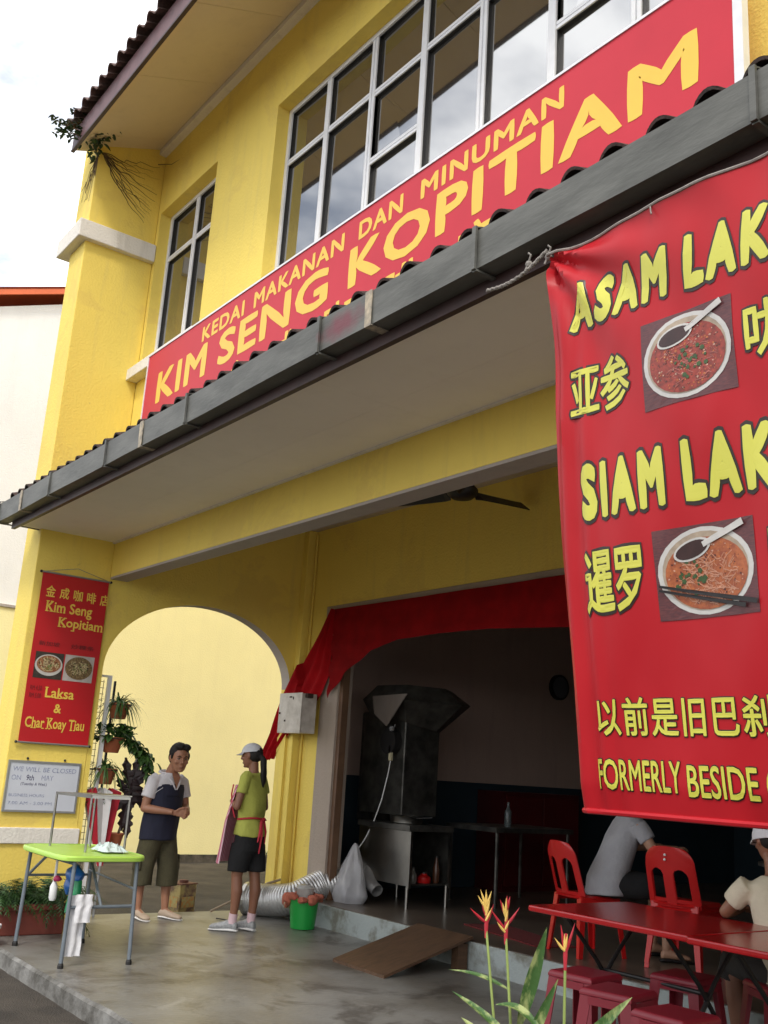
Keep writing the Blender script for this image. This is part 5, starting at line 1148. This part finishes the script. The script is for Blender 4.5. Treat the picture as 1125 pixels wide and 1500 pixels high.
for k_ in range(17):
    f = k_/16; end = Vector((-9.597, 3.64-.1*f+rr.uniform(-.03, .03), 7.83-.75*f**.8)); s_ = Vector((-9.597, 2.97, 7.72)); pts = []
    if rr.random() < .5: end = s_.lerp(end, rr.uniform(.6, 1))
    for i in range(13):
        t = i/12; q = s_.lerp(end, t); q.y += 0; q.z += -.10*math.sin(t*PI)*(.4+f)*.5+.07*math.sin(PI*t)*noise.noise(Vector((t*5, k_*3, 0))); q.x = -9.594; q.y += .06*math.sin(PI*t)*noise.noise(Vector((t*5, k_*3, 4))); pts.append(q)
    r0 = rr.uniform(.0015, .006); m_.tube(pts, [r0*(1-.75*i/12) for i in range(13)], 5)
for k_ in range(9):
    pts = [Vector((-9.58-.05*k_*i/6+.01*noise.noise(Vector((i, k_, 0))), 2.925, 7.72-i*rr.uniform(.04, .11))) for i in range(7)]; m_.tube(pts, [.004*(1-.1*i) for i in range(7)], 5)
m_.tube([Vector((-9.598, 3.6, 7.86)), Vector((-9.4, 3.676, 7.8)), Vector((-9.2, 3.677, 7.76))], [.004, .003, .001], 5)
obj('root', m_, ROOT, EP)
# foreground heliconia
HE = thing('heliconia_plant', (-2.35, 2.35, GZ), 'variegated heliconia with red and yellow flowers in the near foreground', 'plant')
def flower_stem(x, y, z, bx):
    m = MB(); m.tube([(bx, y, GZ+.1), (bx+(x-bx)*.45, y, .45), (x, y, z-.10)], [.006, .005, .004], 7); obj('stem', m, STEM, HE, smooth=True)
HC = Vector((.59, .81, 0))   # picture-plane horizontal, so the blooms face the street
def bract(m, base, ang, L, w, yaw_=0):
    d = (HC*math.sin(ang)+Vector((.25*math.sin(yaw_), -.25*math.cos(yaw_), 0))*.5+Vector((0, 0, math.cos(ang)))).normalized(); s_ = d.cross(Vector((.8, -.6, 0))).normalized(); up_ = Vector((0, 0, 1)); N_ = 8; vs = []
    for i in range(N_+1):
        t = i/N_; c = Vector(base)+d*L*t+up_*L*.12*t*t; ww = w*math.sin(PI*min(.97, .25+t*.74))
        vs += [c-s_*ww, c+Vector((.8, -.6, 0))*ww*.8, c+s_*ww, c-Vector((.8, -.6, 0))*ww*.5]
    m.add(vs, [(4*i+k_, 4*i+(k_+1) % 4, 4*i+4+(k_+1) % 4, 4*i+4+k_) for i in range(N_) for k_ in range(4)])
fy = 2.35
for (x, z, bx, reds, yels) in ((-2.525, 1.10, -2.34, ((-.95, .075, 0), (-.3, .06, .02), (.45, .07, -.005), (.05, .05, .035)), ((-.62, .055, .045), (-.35, .06, .055), (.12, .055, .04), (.42, .06, .05), (.35, .055, .02), (.05, .06, .05), (-.2, .05, .03), (.55, .05, .0))),
                          (-2.435, 1.095, -2.31, ((-.7, .085, -.005), (.75, .075, .01), (.1, .05, .06), (.35, .045, .065), (-.35, .06, .04)), ((-.75, .045, -.02), (-.2, .05, .035), (.1, .06, .04), (.3, .04, .02), (.5, .035, -.01))),
                          (-2.185, 1.065, -2.19, ((-.12, .085, 0), (.42, .095, .0), (.05, .05, -.01)), ((-.72, .055, 0), (.05, .05, .005), (.28, .05, .005)))):
    flower_stem(x, fy, z, bx); m = MB()
    for a_, L, dz in reds: bract(m, (x, fy, z-.085+dz*.85), a_, L*.85, .0046)
    m.tube([(x, fy, z-.13), (x, fy, z-.09), (x+.002, fy, z-.03)], [.0045, .007, .004], 7); obj('red_bract', m, FLR, HE, smooth=True)
    m = MB()
    for a_, L, dz in yels: bract(m, (x+.003, fy-.006, z-.078+dz*.8), a_, L*.8, .0038)
    obj('yellow_floret', m, FLY, HE, smooth=True)
def hleaf(base, tip, w, sag, nrm=(.8, -.6, .1)):
    m = MB(); b_, t_ = Vector(base), Vector(tip); ax = (t_-b_); s_ = ax.cross(Vector(nrm)).normalized(); nn = s_.cross(ax).normalized(); N_ = 18; vs = []
    for i in range(N_+1):
        t = i/N_; c = b_.lerp(t_, t)+Vector((0, 0, sag*math.sin(PI*t))); ww = w*.74*max(.01, math.sin(PI*(.03+.97*t)**.85))**.85
        for q in (-1, -.5, 0, .5, 1): vs.append(c+s_*ww*q+nn*(abs(q)*ww*.35-.0*q))
    m.add(vs, [(5*i+k_, 5*i+k_+1, 5*i+6+k_, 5*i+5+k_) for i in range(N_) for k_ in range(4)]); obj('leaf', m, LEAFV, HE, smooth=True)
hleaf((-2.38, 2.36, .74), (-2.27, 2.36, 1.04), .028, 0); hleaf((-2.36, 2.34, .64), (-2.24, 2.38, .90), .022, 0)
hleaf((-2.42, 2.30, .80), (-2.25, 2.36, .72), .022, .035, (.1, -.3, 1)); hleaf((-2.44, 2.38, .83), (-2.64, 2.30, .86), .014, .012, (.2, -.3, 1)); hleaf((-2.34, 2.36, .66), (-2.62, 2.30, .80), .02, .015, (.2, -.3, 1))
hleaf((-2.22, 2.36, .64), (-1.98, 2.40, .90), .026, .01, (.6, -.6, .6)); hleaf((-2.4, 2.3, .62), (-2.55, 2.28, .74), .02, .02, (.2, -.3, 1)); hleaf((-2.15, 2.3, .6), (-2.05, 2.34, .76), .02, .0)
m = MB()
for x_ in (-2.42, -2.38, -2.34, -2.28, -2.22): m.tube([(x_*.7-2.33*.3, 2.35, GZ+.12), (x_, 2.35, .45), (x_, 2.36, .72)], [.009, .007, .005], 7)
obj('stalk', m, STEM, HE, smooth=True)
m = MB(); m.lathe((-2.33, 2.35, GZ), [(.13, 0), (.17, .26), (.185, .26), (.185, .29), (.16, .29), (.15, .24), (.01, .24)], 28); obj('pot', m, TERRA, HE, smooth=True)

# ================================================================== PEOPLE
def limb(m, pts, rs, n=14): m.tube(pts, rs, n)
def foot(m, x, y, z=0, L=.25, w=.048, out_=0, h=.065):
    d = Vector((math.sin(out_), -math.cos(out_), 0)); s_ = Vector((d.y*-1, d.x, 0)); rg = []
    for t, ww, hh in ((-.28, .55, .7), (-.2, .85, 1.0), (0, .88, 1.15), (.25, .95, .85), (.5, 1.08, .62), (.66, .9, .5), (.74, .5, .32)):
        c = Vector((x, y, z))+d*L*t; r_ = []
        for k_ in range(12):
            a_ = 2*PI*k_/12; vx = math.cos(a_)*w*ww; vz = h*hh*.5+math.sin(a_)*h*hh*.5; r_.append(c+s_*vx+Vector((0, 0, max(0.0, vz))))
        rg.append(r_)
    m.rings(rg)
def hand(m, wrist, d, pn, side, sc=1.0, curl=.6):
    """palm with four fingers of unequal length and a thumb; d = finger direction, pn = palm normal, side towards thumb"""
    w = Vector(wrist); d = Vector(d).normalized(); pn = Vector(pn).normalized(); s_ = Vector(side).normalized()
    rg = []
    for t, hw, th in ((-.01, .024, .018), (.03, .034, .016), (.06, .040, .014), (.085, .040, .012)):
        rg.append([w+d*t*sc+s_*hw*sc*math.cos(a_)+pn*th*sc*math.sin(a_) for a_ in [2*PI*k_/12 for k_ in range(12)]])
    m.rings(rg)
    for i, (o_, L) in enumerate(((.030, .068), (.010, .076), (-.010, .070), (-.029, .055))):
        b_ = w+d*.078*sc+s_*o_*sc; p1 = b_+(d*math.cos(curl*.4)-pn*math.sin(curl*.4))*L*.42*sc; p2 = p1+(d*math.cos(curl)-pn*math.sin(curl))*L*.32*sc; p3 = p2+(d*math.cos(curl*1.5)-pn*math.sin(curl*1.5))*L*.26*sc
        m.tube([b_-d*.012, b_, p1, p2, p3], [.0095*sc, .009*sc, .0088*sc, .008*sc, .0065*sc], 8)
    b_ = w+d*.025*sc+s_*.03*sc; m.tube([b_-s_*.012, b_+(s_*.7+d*.5)*.022*sc, b_+(s_*.75+d*.9)*.044*sc-pn*.004, b_+(s_*.6+d*1.2)*.058*sc-pn*.008], [.012*sc, .011*sc, .0095*sc, .007*sc], 8)
def head(m, c, tilt=0, yaw_=0, sc=1.0):
    """adds skull, jaw, nose, ears, lips, brow; returns matrix for the features. Faces -Y."""
    T = Matrix.Translation(Vector(c)) @ Matrix.Rotation(yaw_, 4, 'Z') @ Matrix.Rotation(tilt, 4, 'X') @ Matrix.Scale(sc, 4)
    h = MB()
    h.ball((0, .012, .025), (.076, .094, .088), 24)
    h.loft([((0, -.030, -.112), .022, .020), ((0, -.034, -.10), .040, .040), ((0, -.024, -.075), .056, .060), ((0, -.012, -.04), .066, .078), ((0, 0, 0), .073, .088), ((0, .008, .04), .074, .09)], 24)
    h.loft([((0, -.094, .016), .007, .007), ((0, -.103, -.005), .009, .011), ((0, -.108, -.022), .015, .014), ((0, -.096, -.032), .013, .010)], 10)
    h.ball((0, -.086, .030), (.052, .012, .009), 12)
    for sx in (-1, 1):
        h.ball((sx*.077, .008, -.006), (.010, .018, .030), 10); h.ball((sx*.040, -.070, -.022), (.022, .018, .018), 10)
    h.ball((0, -.089, -.056), (.022, .010, .005), 10); h.ball((0, -.087, -.066), (.019, .010, .006), 10); h.ball((0, -.074, -.093), (.020, .018, .014), 10)
    h.xf(T); m.add(h.v, h.f); return T
def eyes(T, parent, skin):
    w = MB(); k_ = MB(); b_ = MB(); mo = MB()
    for sx in (-1, 1):
        w.ball((sx*.030, -.0800, .006), (.010, .006, .0042), 12); k_.ball((sx*.030, -.0845, .006), (.0050, .0026, .0042), 10)
        b_.tube([(sx*.014, -.0945, .026), (sx*.030, -.0945, .032), (sx*.047, -.084, .026)], [.003, .004, .002], 6); k_.tube([(sx*.017, -.0865, .010), (sx*.030, -.0885, .014), (sx*.044, -.080, .009)], .0016, 5)
    mo.tube([(-.021, -.0915, -.0605), (0, -.0995, -.0615), (.021, -.0915, -.0605)], [.001, .0025, .001], 6)
    obj('eye', w.xf(T), mat('eye_white', (.35, .30, .27), .3, .05, 5), parent, world=False); obj('iris', k_.xf(T), HAIR, parent, world=False)
    obj('eyebrow', b_.xf(T), HAIR, parent, world=False); obj('lips_line', mo.xf(T), mat('lip_brown', (.16, .05, .04), .5, .1, 5), parent, world=False)

# --- man in the navy polo
PM = thing('person', (-9.47, 4.45, 0), 'man in a navy and white polo shirt and olive cargo shorts, hands together', 'person', rz=R(104))
b = MB()
hc = (0, -.185, 1.490)
TM = head(b, hc, R(10), R(-22), 1.15)
b.loft([((0, -.06, 1.30), .07, .06), ((0, -.10, 1.36), .064, .066), ((0, -.135, 1.42), .060, .062), ((0, -.15, 1.46), .05, .055)], 16)
b.loft([((0, .0, .80), .12, .09), ((0, 0, .88), .13, .10), ((0, -.01, 1.0), .14, .105), ((0, -.03, 1.15), .165, .115), ((0, -.05, 1.26), .175, .10), ((0, -.055, 1.32), .10, .07)], 20)
SHR, ELR, WRR = (-.180, -.055, 1.265), (-.232, -.03, 1.005), (-.075, -.27, .985)
SHL, ELL, WRL = (.180, -.055, 1.265), (.232, -.08, 1.02), (.085, -.29, .975)
for sh, el, wr in ((SHR, ELR, WRR), (SHL, ELL, WRL)):
    sh, el, wr = Vector(sh), Vector(el), Vector(wr)
    limb(b, [sh, sh.lerp(el, .4), el], [.052, .048, .038]); limb(b, [el, el.lerp(wr, .3), wr], [.040, .040, .026]); b.ball(el, .040, 12)
hand(b, WRR, (.75, -.6, -.05), (.1, .1, 1), (.3, -.4, .8), 1, .7); hand(b, WRL, (-.7, -.6, .05), (-.1, .1, 1), (-.2, -.4, .8), 1, .7)
for sx, fy_ in ((-1, .03), (1, -.06)):
    limb(b, [(sx*.09, 0, .84), (sx*.11, fy_*.5, .62), (sx*.12, fy_, .47)], [.066, .064, .054]); limb(b, [(sx*.12, fy_, .48), (sx*.125, fy_+.018, .34), (sx*.125, fy_+.01, .20), (sx*.125, fy_, .08)], [.052, .055, .042, .033])
    foot(b, sx*.125, fy_-.02, .012, .23, .040, sx*.2, .07)
body = blob('body', b, SKIN, PM, .0062)
eyes(TM, PM, SKIN)
h = MB(); h.ball((0, .026, .040), (.083, .094, .088), 20); h.ball((0, .045, -.005), (.080, .070, .07), 18); h.ball((-.02, -.045, .105), (.05, .045, .028), 14); h.ball((.03, -.04, .10), (.045, .045, .028), 14)
for sx in (-1, 1): h.ball((sx*.074, -.018, .02), (.010, .022, .03), 10)
h.xf(TM); hr = blob('hair', h, HAIR, PM, .006, .006, 30)
# shirt: navy body with white shoulders and collar
sh_ = MB()
sh_.loft([((0, .002, .715), .196, .160), ((0, .0, .80), .194, .158), ((0, -.015, .92), .192, .160), ((0, -.035, 1.02), .190, .158), ((0, -.045, 1.14), .194, .142), ((0, -.055, 1.235), .196, .118)], 28)
blob('shirt', sh_, NAVY, PM, .009, .010, 9, 2)
yk = MB()
yk.loft([((0, -.050, 1.17), .190, .105), ((0, -.055, 1.225), .202, .118), ((0, -.060, 1.285), .178, .102), ((0, -.07, 1.33), .10, .078), ((0, -.08, 1.345), .07, .07)], 28)
for sh, el in ((SHR, ELR), (SHL, ELL)):
    sh, el = Vector(sh), Vector(el); limb(yk, [sh+Vector((-.05*(1 if sh.x > 0 else -1), 0, .028)), sh+Vector((0, 0, -.005)), sh.lerp(el, .3), sh.lerp(el, .62)], [.055, .064, .066, .068], 18)
blob('shirt_yoke', yk, OFFW, PM, .008, .009, 10, 4, smooth_it=4)
fp = MB()      # navy front and V placket over the white yoke
fp.loft([((0, -.068, 1.12), .172, .124), ((0, -.075, 1.20), .160, .112), ((0, -.080, 1.235), .12, .098), ((0, -.082, 1.245), .09, .09)], 24); blob('shirt_chest', fp, NAVY, PM, .009, .004, 9, 1)
cl = MB()
for sx in (-1, 1):
    cl.tube([(sx*.075, .00, 1.345), (sx*.078, -.10, 1.34), (sx*.045, -.175, 1.265), (sx*.006, -.188, 1.19)], [.014, .017, .018, .009], 8, flat=.6)
cl.tube([(-.07, .0, 1.35), (0, .03, 1.36), (.07, 0, 1.35)], .016, 8)
obj('collar', cl, OFFW, PM, smooth=True, world=False)
vn = MB(); vn.add([(-.045, -.178, 1.305), (.045, -.178, 1.305), (0, -.193, 1.205), (-.04, -.15, 1.345), (.04, -.15, 1.345)], [(0, 1, 2), (3, 4, 1, 0)]); obj('neck_opening', vn, SKIN, PM, world=False)
st_ = MB()
for sx in (-1, 1): st_.tube([(sx*.135, -.155, 1.205), (sx*.175, -.12, 1.165), (sx*.20, -.075, 1.10)], .003, 5)
obj('piping', st_, OFFW, PM, world=False)
so = MB()
so.loft([((0, .0, .70), .172, .138), ((0, 0, .80), .168, .136), ((0, 0, .88), .16, .13)], 24)
for sx, fy_ in ((-1, .03), (1, -.06)):
    so.loft([((sx*.115, fy_, .295), .098, .105), ((sx*.113, fy_, .45), .10, .11), ((sx*.095, fy_*.6, .62), .10, .122), ((sx*.08, 0, .76), .094, .132)], 20)
    so.box((sx*.205, fy_*.7-.06, .44), (sx*.222, fy_*.7+.06, .58))
blob('shorts', so, OLIVE, PM, .009, .014, 7, 6)
for sx, fy_ in ((-1, .03), (1, -.06)):
    f_ = MB(); foot(f_, sx*.125, fy_-.02, .008, .255, .047, sx*.2, .072); blob('shoe', f_, BEIGES, PM, .006)
    f_ = MB(); foot(f_, sx*.125, fy_-.02, 0, .265, .050, sx*.2, .022); obj('shoe_sole', f_, WHITEP, PM, world=False)

# --- woman in yellow-green top, seen from behind
PW = thing('person', (-8.56, 4.93, 0), 'woman in a white cap, yellow green top and pink striped apron', 'person', rz=R(-58))
b = MB(); hc = (0, -.045, 1.555); TW_ = head(b, hc, R(8), R(0), 1.0)
b.loft([((0, .0, 1.36), .065, .055), ((0, -.01, 1.42), .046, .048), ((0, -.02, 1.50), .044, .048)], 16)
b.loft([((0, .01, .80), .13, .095), ((0, .01, .90), .13, .095), ((0, 0, 1.03), .12, .09), ((0, 0, 1.2), .14, .095), ((0, 0, 1.33), .155, .08), ((0, 0, 1.385), .08, .055)], 20)
SH2 = ((-.165, .0, 1.345), (-.215, .03, 1.085), (-.02, -.17, 1.10)); SH1 = ((.165, .0, 1.345), (.22, -.03, 1.09), (.02, -.20, 1.13))
for sh, el, wr in (SH1, SH2):
    sh, el, wr = Vector(sh), Vector(el), Vector(wr); limb(b, [sh, sh.lerp(el, .4), el], [.044, .041, .034]); limb(b, [el, el.lerp(wr, .3), wr], [.035, .034, .023]); b.ball(el, .035, 12)
hand(b, SH1[2], (-.8, .3, .1), (-.2, -1, .1), (0, 0, 1), .9, .5); hand(b, SH2[2], (.8, -.1, .1), (.2, -1, .1), (0, 0, 1), .9, .5)
LEGS = ((-1, .055), (1, -.045))
for sx, fy_ in LEGS:
    limb(b, [(sx*.085, .0, .84), (sx*.085, fy_*.5, .62), (sx*.08, fy_, .48)], [.070, .062, .052]); limb(b, [(sx*.08, fy_, .49), (sx*.083, fy_+.018, .35), (sx*.083, fy_+.01, .2), (sx*.083, fy_, .08)], [.050, .053, .038, .031]); foot(b, sx*.083, fy_-.02, .02, .20, .036, sx*.15, .07)
blob('body', b, SKIN2, PW, .0062); eyes(TW_, PW, SKIN2)
h = MB(); h.ball((0, .03, .01), (.081, .085, .085), 20); h.xf(TW_)
h.loft([((.0, .055, 1.56), .035, .03), ((0, .085, 1.52), .038, .032), ((0, .095, 1.42), .036, .028), ((0, .10, 1.32), .030, .022), ((0, .095, 1.25), .012, .01)], 14)
blob('hair', h, HAIR, PW, .006, .006, 25)
cp = MB(); cp.ball((0, .006, .052), (.090, .104, .083), 28); cp.loft([((0, -.05, .028), .074, .05), ((0, -.05, .036), .074, .05)], 16)
cp.v = [v for v in cp.v]
cap_ = MB(); rg = []
for j in range(10):
    a_ = j/9*PI/2; rg.append([])
    for i in range(32):
        t = 2*PI*i/32; rg[-1].append((.090*math.cos(a_)*math.cos(t), .006+.104*math.cos(a_)*math.sin(t), .028+.088*math.sin(a_)))
cap_.rings(rg); cap_.xf(TW_); obj('cap', cap_, mat('white_cap_cloth', (.62, .63, .66), .85, .08, 10), PW, smooth=True, world=False)
br = MB(); vs = []
for j in range(5):
    for i in range(13):
        t = -1.15+2.3*i/12; q = 1+.62*j/4*math.cos(t)**.5; vs.append((.088*math.sin(t)*(1+.02*j), .004-.100*math.cos(t)*q, .030-.012*j/4-.012*math.sin(t)**2*j/4))
br.add(vs, [(j*13+i, j*13+i+1, (j+1)*13+i+1, (j+1)*13+i) for j in range(4) for i in range(12)]); br.xf(TW_)
obj('cap_brim', solid(br, .004, 'cap_brim'), mat('white_cap_cloth2', (.45, .45, .48), .85, .08, 10), PW, smooth=True, world=False)
kk = MB(); kk.ball((0, .100, .040), (.034, .012, .024), 14); kk.xf(TW_); obj('cap_opening', kk, HAIR, PW, world=False)
tp_ = MB()
tp_.loft([((0, .012, .835), .178, .140), ((0, .012, .88), .176, .138), ((0, .008, .96), .152, .118), ((0, .006, 1.0), .146, .112), ((0, .008, 1.08), .158, .118), ((0, .005, 1.22), .170, .118), ((0, .003, 1.33), .180, .095), ((0, 0, 1.385), .10, .072), ((0, 0, 1.40), .07, .06)], 28)
for sh, el, wr in (SH1, SH2):
    sh, el = Vector(sh), Vector(el); limb(tp_, [sh+Vector((-.04*(1 if sh.x > 0 else -1), 0, .022)), sh, sh.lerp(el, .25), sh.lerp(el, .52)], [.048, .055, .056, .056], 18)
blob('top', tp_, YGREEN, PW, .008, .016, 9, 3, smooth_it=3)
sk_ = MB(); sk_.loft([((0, .012, .70), .165, .135), ((0, .012, .80), .164, .132), ((0, .01, .88), .155, .12)], 24)
for sx, fy_ in LEGS: sk_.loft([((sx*.082, fy_, .515), .086, .098), ((sx*.08, fy_*.8, .62), .088, .108), ((sx*.074, .005, .76), .09, .128)], 20)
blob('shorts', sk_, BLKCL, PW, .008, .008, 7, 6)
ap = MB(); n = 26; vs = []
for j in range(n+1):
    for i in range(n+1):
        u, v = -1+2*i/n, j/n; z = 1.28-.70*v; w = .11+.09*min(1, v*2.2); r_ = .155+.10*v
        vs.append((w*1.1*math.sin(u*1.25), -.02-r_*math.cos(u*1.0)*(.95+.08*v)-.012*math.sin(u*9)*v, z))
ap.add(vs, [(j*(n+1)+i, j*(n+1)+i+1, (j+1)*(n+1)+i+1, (j+1)*(n+1)+i) for j in range(n) for i in range(n)])
apm = bpy.data.materials.new('pink_striped_apron'); apm.use_nodes = True; nn = apm.node_tree; bb = nn.nodes['Principled BSDF']; bb.inputs['Roughness'].default_value = .85
tcc = nn.nodes.new('ShaderNodeTexCoord'); wv = nn.nodes.new('ShaderNodeTexWave'); wv.bands_direction = 'X'; wv.inputs['Scale'].default_value = 16; rpp = nn.nodes.new('ShaderNodeValToRGB'); rpp.color_ramp.elements[0].color = (.55, .10, .18, 1); rpp.color_ramp.elements[1].color = (.66, .42, .48, 1); rpp.color_ramp.elements[0].position = .4; rpp.color_ramp.elements[1].position = .6
nn.links.new(tcc.outputs['Object'], wv.inputs['Vector']); nn.links.new(wv.outputs['Color'], rpp.inputs['Fac']); nn.links.new(rpp.outputs['Color'], bb.inputs['Base Color'])
obj('apron', ap, apm, PW, smooth=True, world=False)
sg_ = MB(); ring_ = [(.172*math.cos(t)*.93, .01+.135*math.sin(t)*.95, .985+.01*math.sin(t*2)) for t in [-.6+(PI+1.2)*i/24 for i in range(25)]]; sg_.tube(ring_, .009, 8)
for sx in (-1, 1): sg_.tube([(sx*.165, -.075, .99), (sx*.16, -.115, 1.08), (sx*.13, -.15, 1.2), (sx*.10, -.155, 1.28)], .007, 6)
for dx, L in ((-.015, .22), (.02, .30), (.035, .2)): sg_.tube([(dx, .135, .985), (dx*2.2, .155, .985-L*.5), (dx*2.8, .148, .985-L)], [.011, .012, .006], 8, flat=.4)
sg_.ball((0, .142, .985), (.03, .014, .018), 10); obj('apron_strings', sg_, mat('red_tape', (.5, .02, .04), .7, .1, 10), PW, smooth=True, world=False)
for sx, fy_ in LEGS:
    f_ = MB(); foot(f_, sx*.083, fy_-.02, .012, .26, .045, sx*.15, .085); blob('shoe', f_, GREYS, PW, .006)
    f_ = MB(); foot(f_, sx*.083, fy_-.02, 0, .275, .049, sx*.15, .028); obj('shoe_sole', f_, WHITEP, PW, world=False)
    f_ = MB(); limb(f_, [(sx*.083, fy_, .07), (sx*.083, fy_+.004, .13), (sx*.083, fy_+.008, .155)], [.040, .039, .042], 16); obj('sock', f_, PINKS, PW, smooth=True, world=False)

# --- seated man in grey shirt, back turned (head is behind the banner)
def seated(loc, rz, label, skin, shirtm, trous, lean=.12, armR=None, armL=None, sleeve=.6, seat=.44, knee_sp=.14, headtilt=8, bare=True):
    P_ = thing('person', loc, label, 'person', rz=rz); b = MB(); z0 = seat+.09
    hc = (0, -lean*1.5, z0+.72); T = head(b, hc, R(headtilt), 0, .97)
    b.loft([((0, -lean*1.0, z0+.50), .07, .06), ((0, -lean*1.2, z0+.57), .054, .056), ((0, -lean*1.35, z0+.64), .05, .055)], 14)
    b.loft([((0, .0, z0-.06), .15, .12), ((0, 0, z0+.05), .155, .12), ((0, -lean*.35, z0+.2), .15, .11), ((0, -lean*.7, z0+.36), .165, .11), ((0, -lean, z0+.47), .16, .09), ((0, -lean, z0+.52), .09, .06)], 20)
    for sx in (-1, 1):
        limb(b, [(sx*.09, -.02, z0), (sx*knee_sp, -.24, z0+.01), (sx*knee_sp, -.45, z0)], [.085, .075, .058]); limb(b, [(sx*knee_sp, -.45, z0), (sx*knee_sp, -.44, z0-.2), (sx*knee_sp, -.42, .09)], [.057, .055, .034]); foot(b, sx*knee_sp, -.44, 0.02, .22, .04, sx*.2, .07)
    AR = []
    for sx, arm in ((-1, armR), (1, armL)):
        sh = Vector((sx*.18, -lean, z0+.46)); el, wr = (Vector(q) for q in arm); AR.append((sh, el)); limb(b, [sh, sh.lerp(el, .4), el], [.05, .046, .038]); limb(b, [el, el.lerp(wr, .35), wr], [.039, .038, .026]); b.ball(el, .039, 10)
        d = (wr-el).normalized(); hand(b, wr, d, (0, 0, 1), (-sx, 0, 0) if abs(d.x) < .8 else (0, -1, 0), 1, .6)
    blob('body', b, skin, P_, .0085)
    s_ = MB(); s_.loft([((0, .01, z0-.085), .196, .162), ((0, .0, z0-.05), .194, .160), ((0, 0, z0+.05), .188, .152), ((0, -lean*.35, z0+.2), .180, .142), ((0, -lean*.7, z0+.36), .190, .135), ((0, -lean, z0+.47), .185, .108), ((0, -lean, z0+.53), .10, .075)], 26)
    for sh, el in AR: limb(s_, [sh, sh.lerp(el, .35), sh.lerp(el, sleeve)], [.066, .066, .064], 16)
    blob('shirt', s_, shirtm, P_, .011, .018, 6, 5)
    t_ = MB(); t_.loft([((0, .0, z0-.09), .17, .15), ((0, 0, z0), .172, .145), ((0, 0, z0+.04), .165, .135)], 22)
    for sx in (-1, 1): limb(t_, [(sx*.09, -.0, z0-.005), (sx*knee_sp, -.24, z0+.005), (sx*knee_sp, -.46, z0-.005), (sx*knee_sp, -.475, z0-.10)], [.105, .095, .082, .085], 18)
    blob('trousers', t_, trous, P_, .011, .012, 7, 5)
    for sx in (-1, 1): f_ = MB(); foot(f_, sx*knee_sp, -.44, .0, .25, .045, sx*.2, .03); obj('sandal', f_, BLACK, P_, world=False)
    hm = MB(); hm.ball((0, .03, .0), (.078, .082, .07), 18); hm.xf(T); blob('hair', hm, HAIR, P_, .008)
    return P_, T
P3, T3 = seated((-5.56, 6.44, .212), R(150), 'man in a loose grey T-shirt sitting with his back turned, head hidden by the banner', SKIN3, GREYCL, BLKCL, .18, ((-.26, -.28, .80), (-.12, -.52, .82)), ((.27, -.22, .80), (.10, -.48, .82)), .62)
# --- man in white cap at the right edge, arm on the red table
P4, T4 = seated((-3.48, 5.63, .0), R(-118), 'man in a white mesh cap and cream shirt leaning at the right red table', SKIN2, CREAMCL, mat('dark_grey_cotton', (.035, .032, .03), .9, .2, 10), .16, ((-.28, -.24, .82), (-.14, -.46, .80)), ((.27, -.28, .79), (.08, -.46, .79)), .66, headtilt=16, seat=.40)
cap_ = MB(); rg = []
for j in range(10):
    a_ = j/9*PI/2; rg.append([(.098*math.cos(a_)*math.cos(2*PI*i/32), .008+.116*math.cos(a_)*math.sin(2*PI*i/32), -.012*math.sin(2*PI*i/32)*(a_ < .1)+.004+.122*math.sin(a_)**.8) for i in range(32)])
cap_.rings(rg); cap_.xf(T4); obj('cap', cap_, WHITECL, P4, smooth=True, world=False)
br = MB(); vs = []
for j in range(5):
    for i in range(13):
        t = -1.15+2.3*i/12; q = 1+.6*j/4*math.cos(t)**.5; vs.append((.092*math.sin(t)*(1+.02*j), .004-.106*math.cos(t)*q, .022-.014*j/4-.012*math.sin(t)**2*j/4))
br.add(vs, [(j*13+i, j*13+i+1, (j+1)*13+i+1, (j+1)*13+i) for j in range(4) for i in range(12)]); br.xf(T4); obj('cap_brim', solid(br, .004, 'cap_brim'), WHITECL, P4, smooth=True, world=False)
sp_ = MB(); sp_.tube([(-.078, -.0, .0), (-.076, -.05, .004), (-.06, -.088, .006), (-.02, -.098, .006), (.02, -.098, .006), (.06, -.088, .006)], .003, 6); sp_.xf(T4); obj('spectacles', sp_, BLACK, P4, world=False)
dup(s1, (-3.53, 5.55, 0), R(-28), 'maroon plastic stool under the man in the white cap')
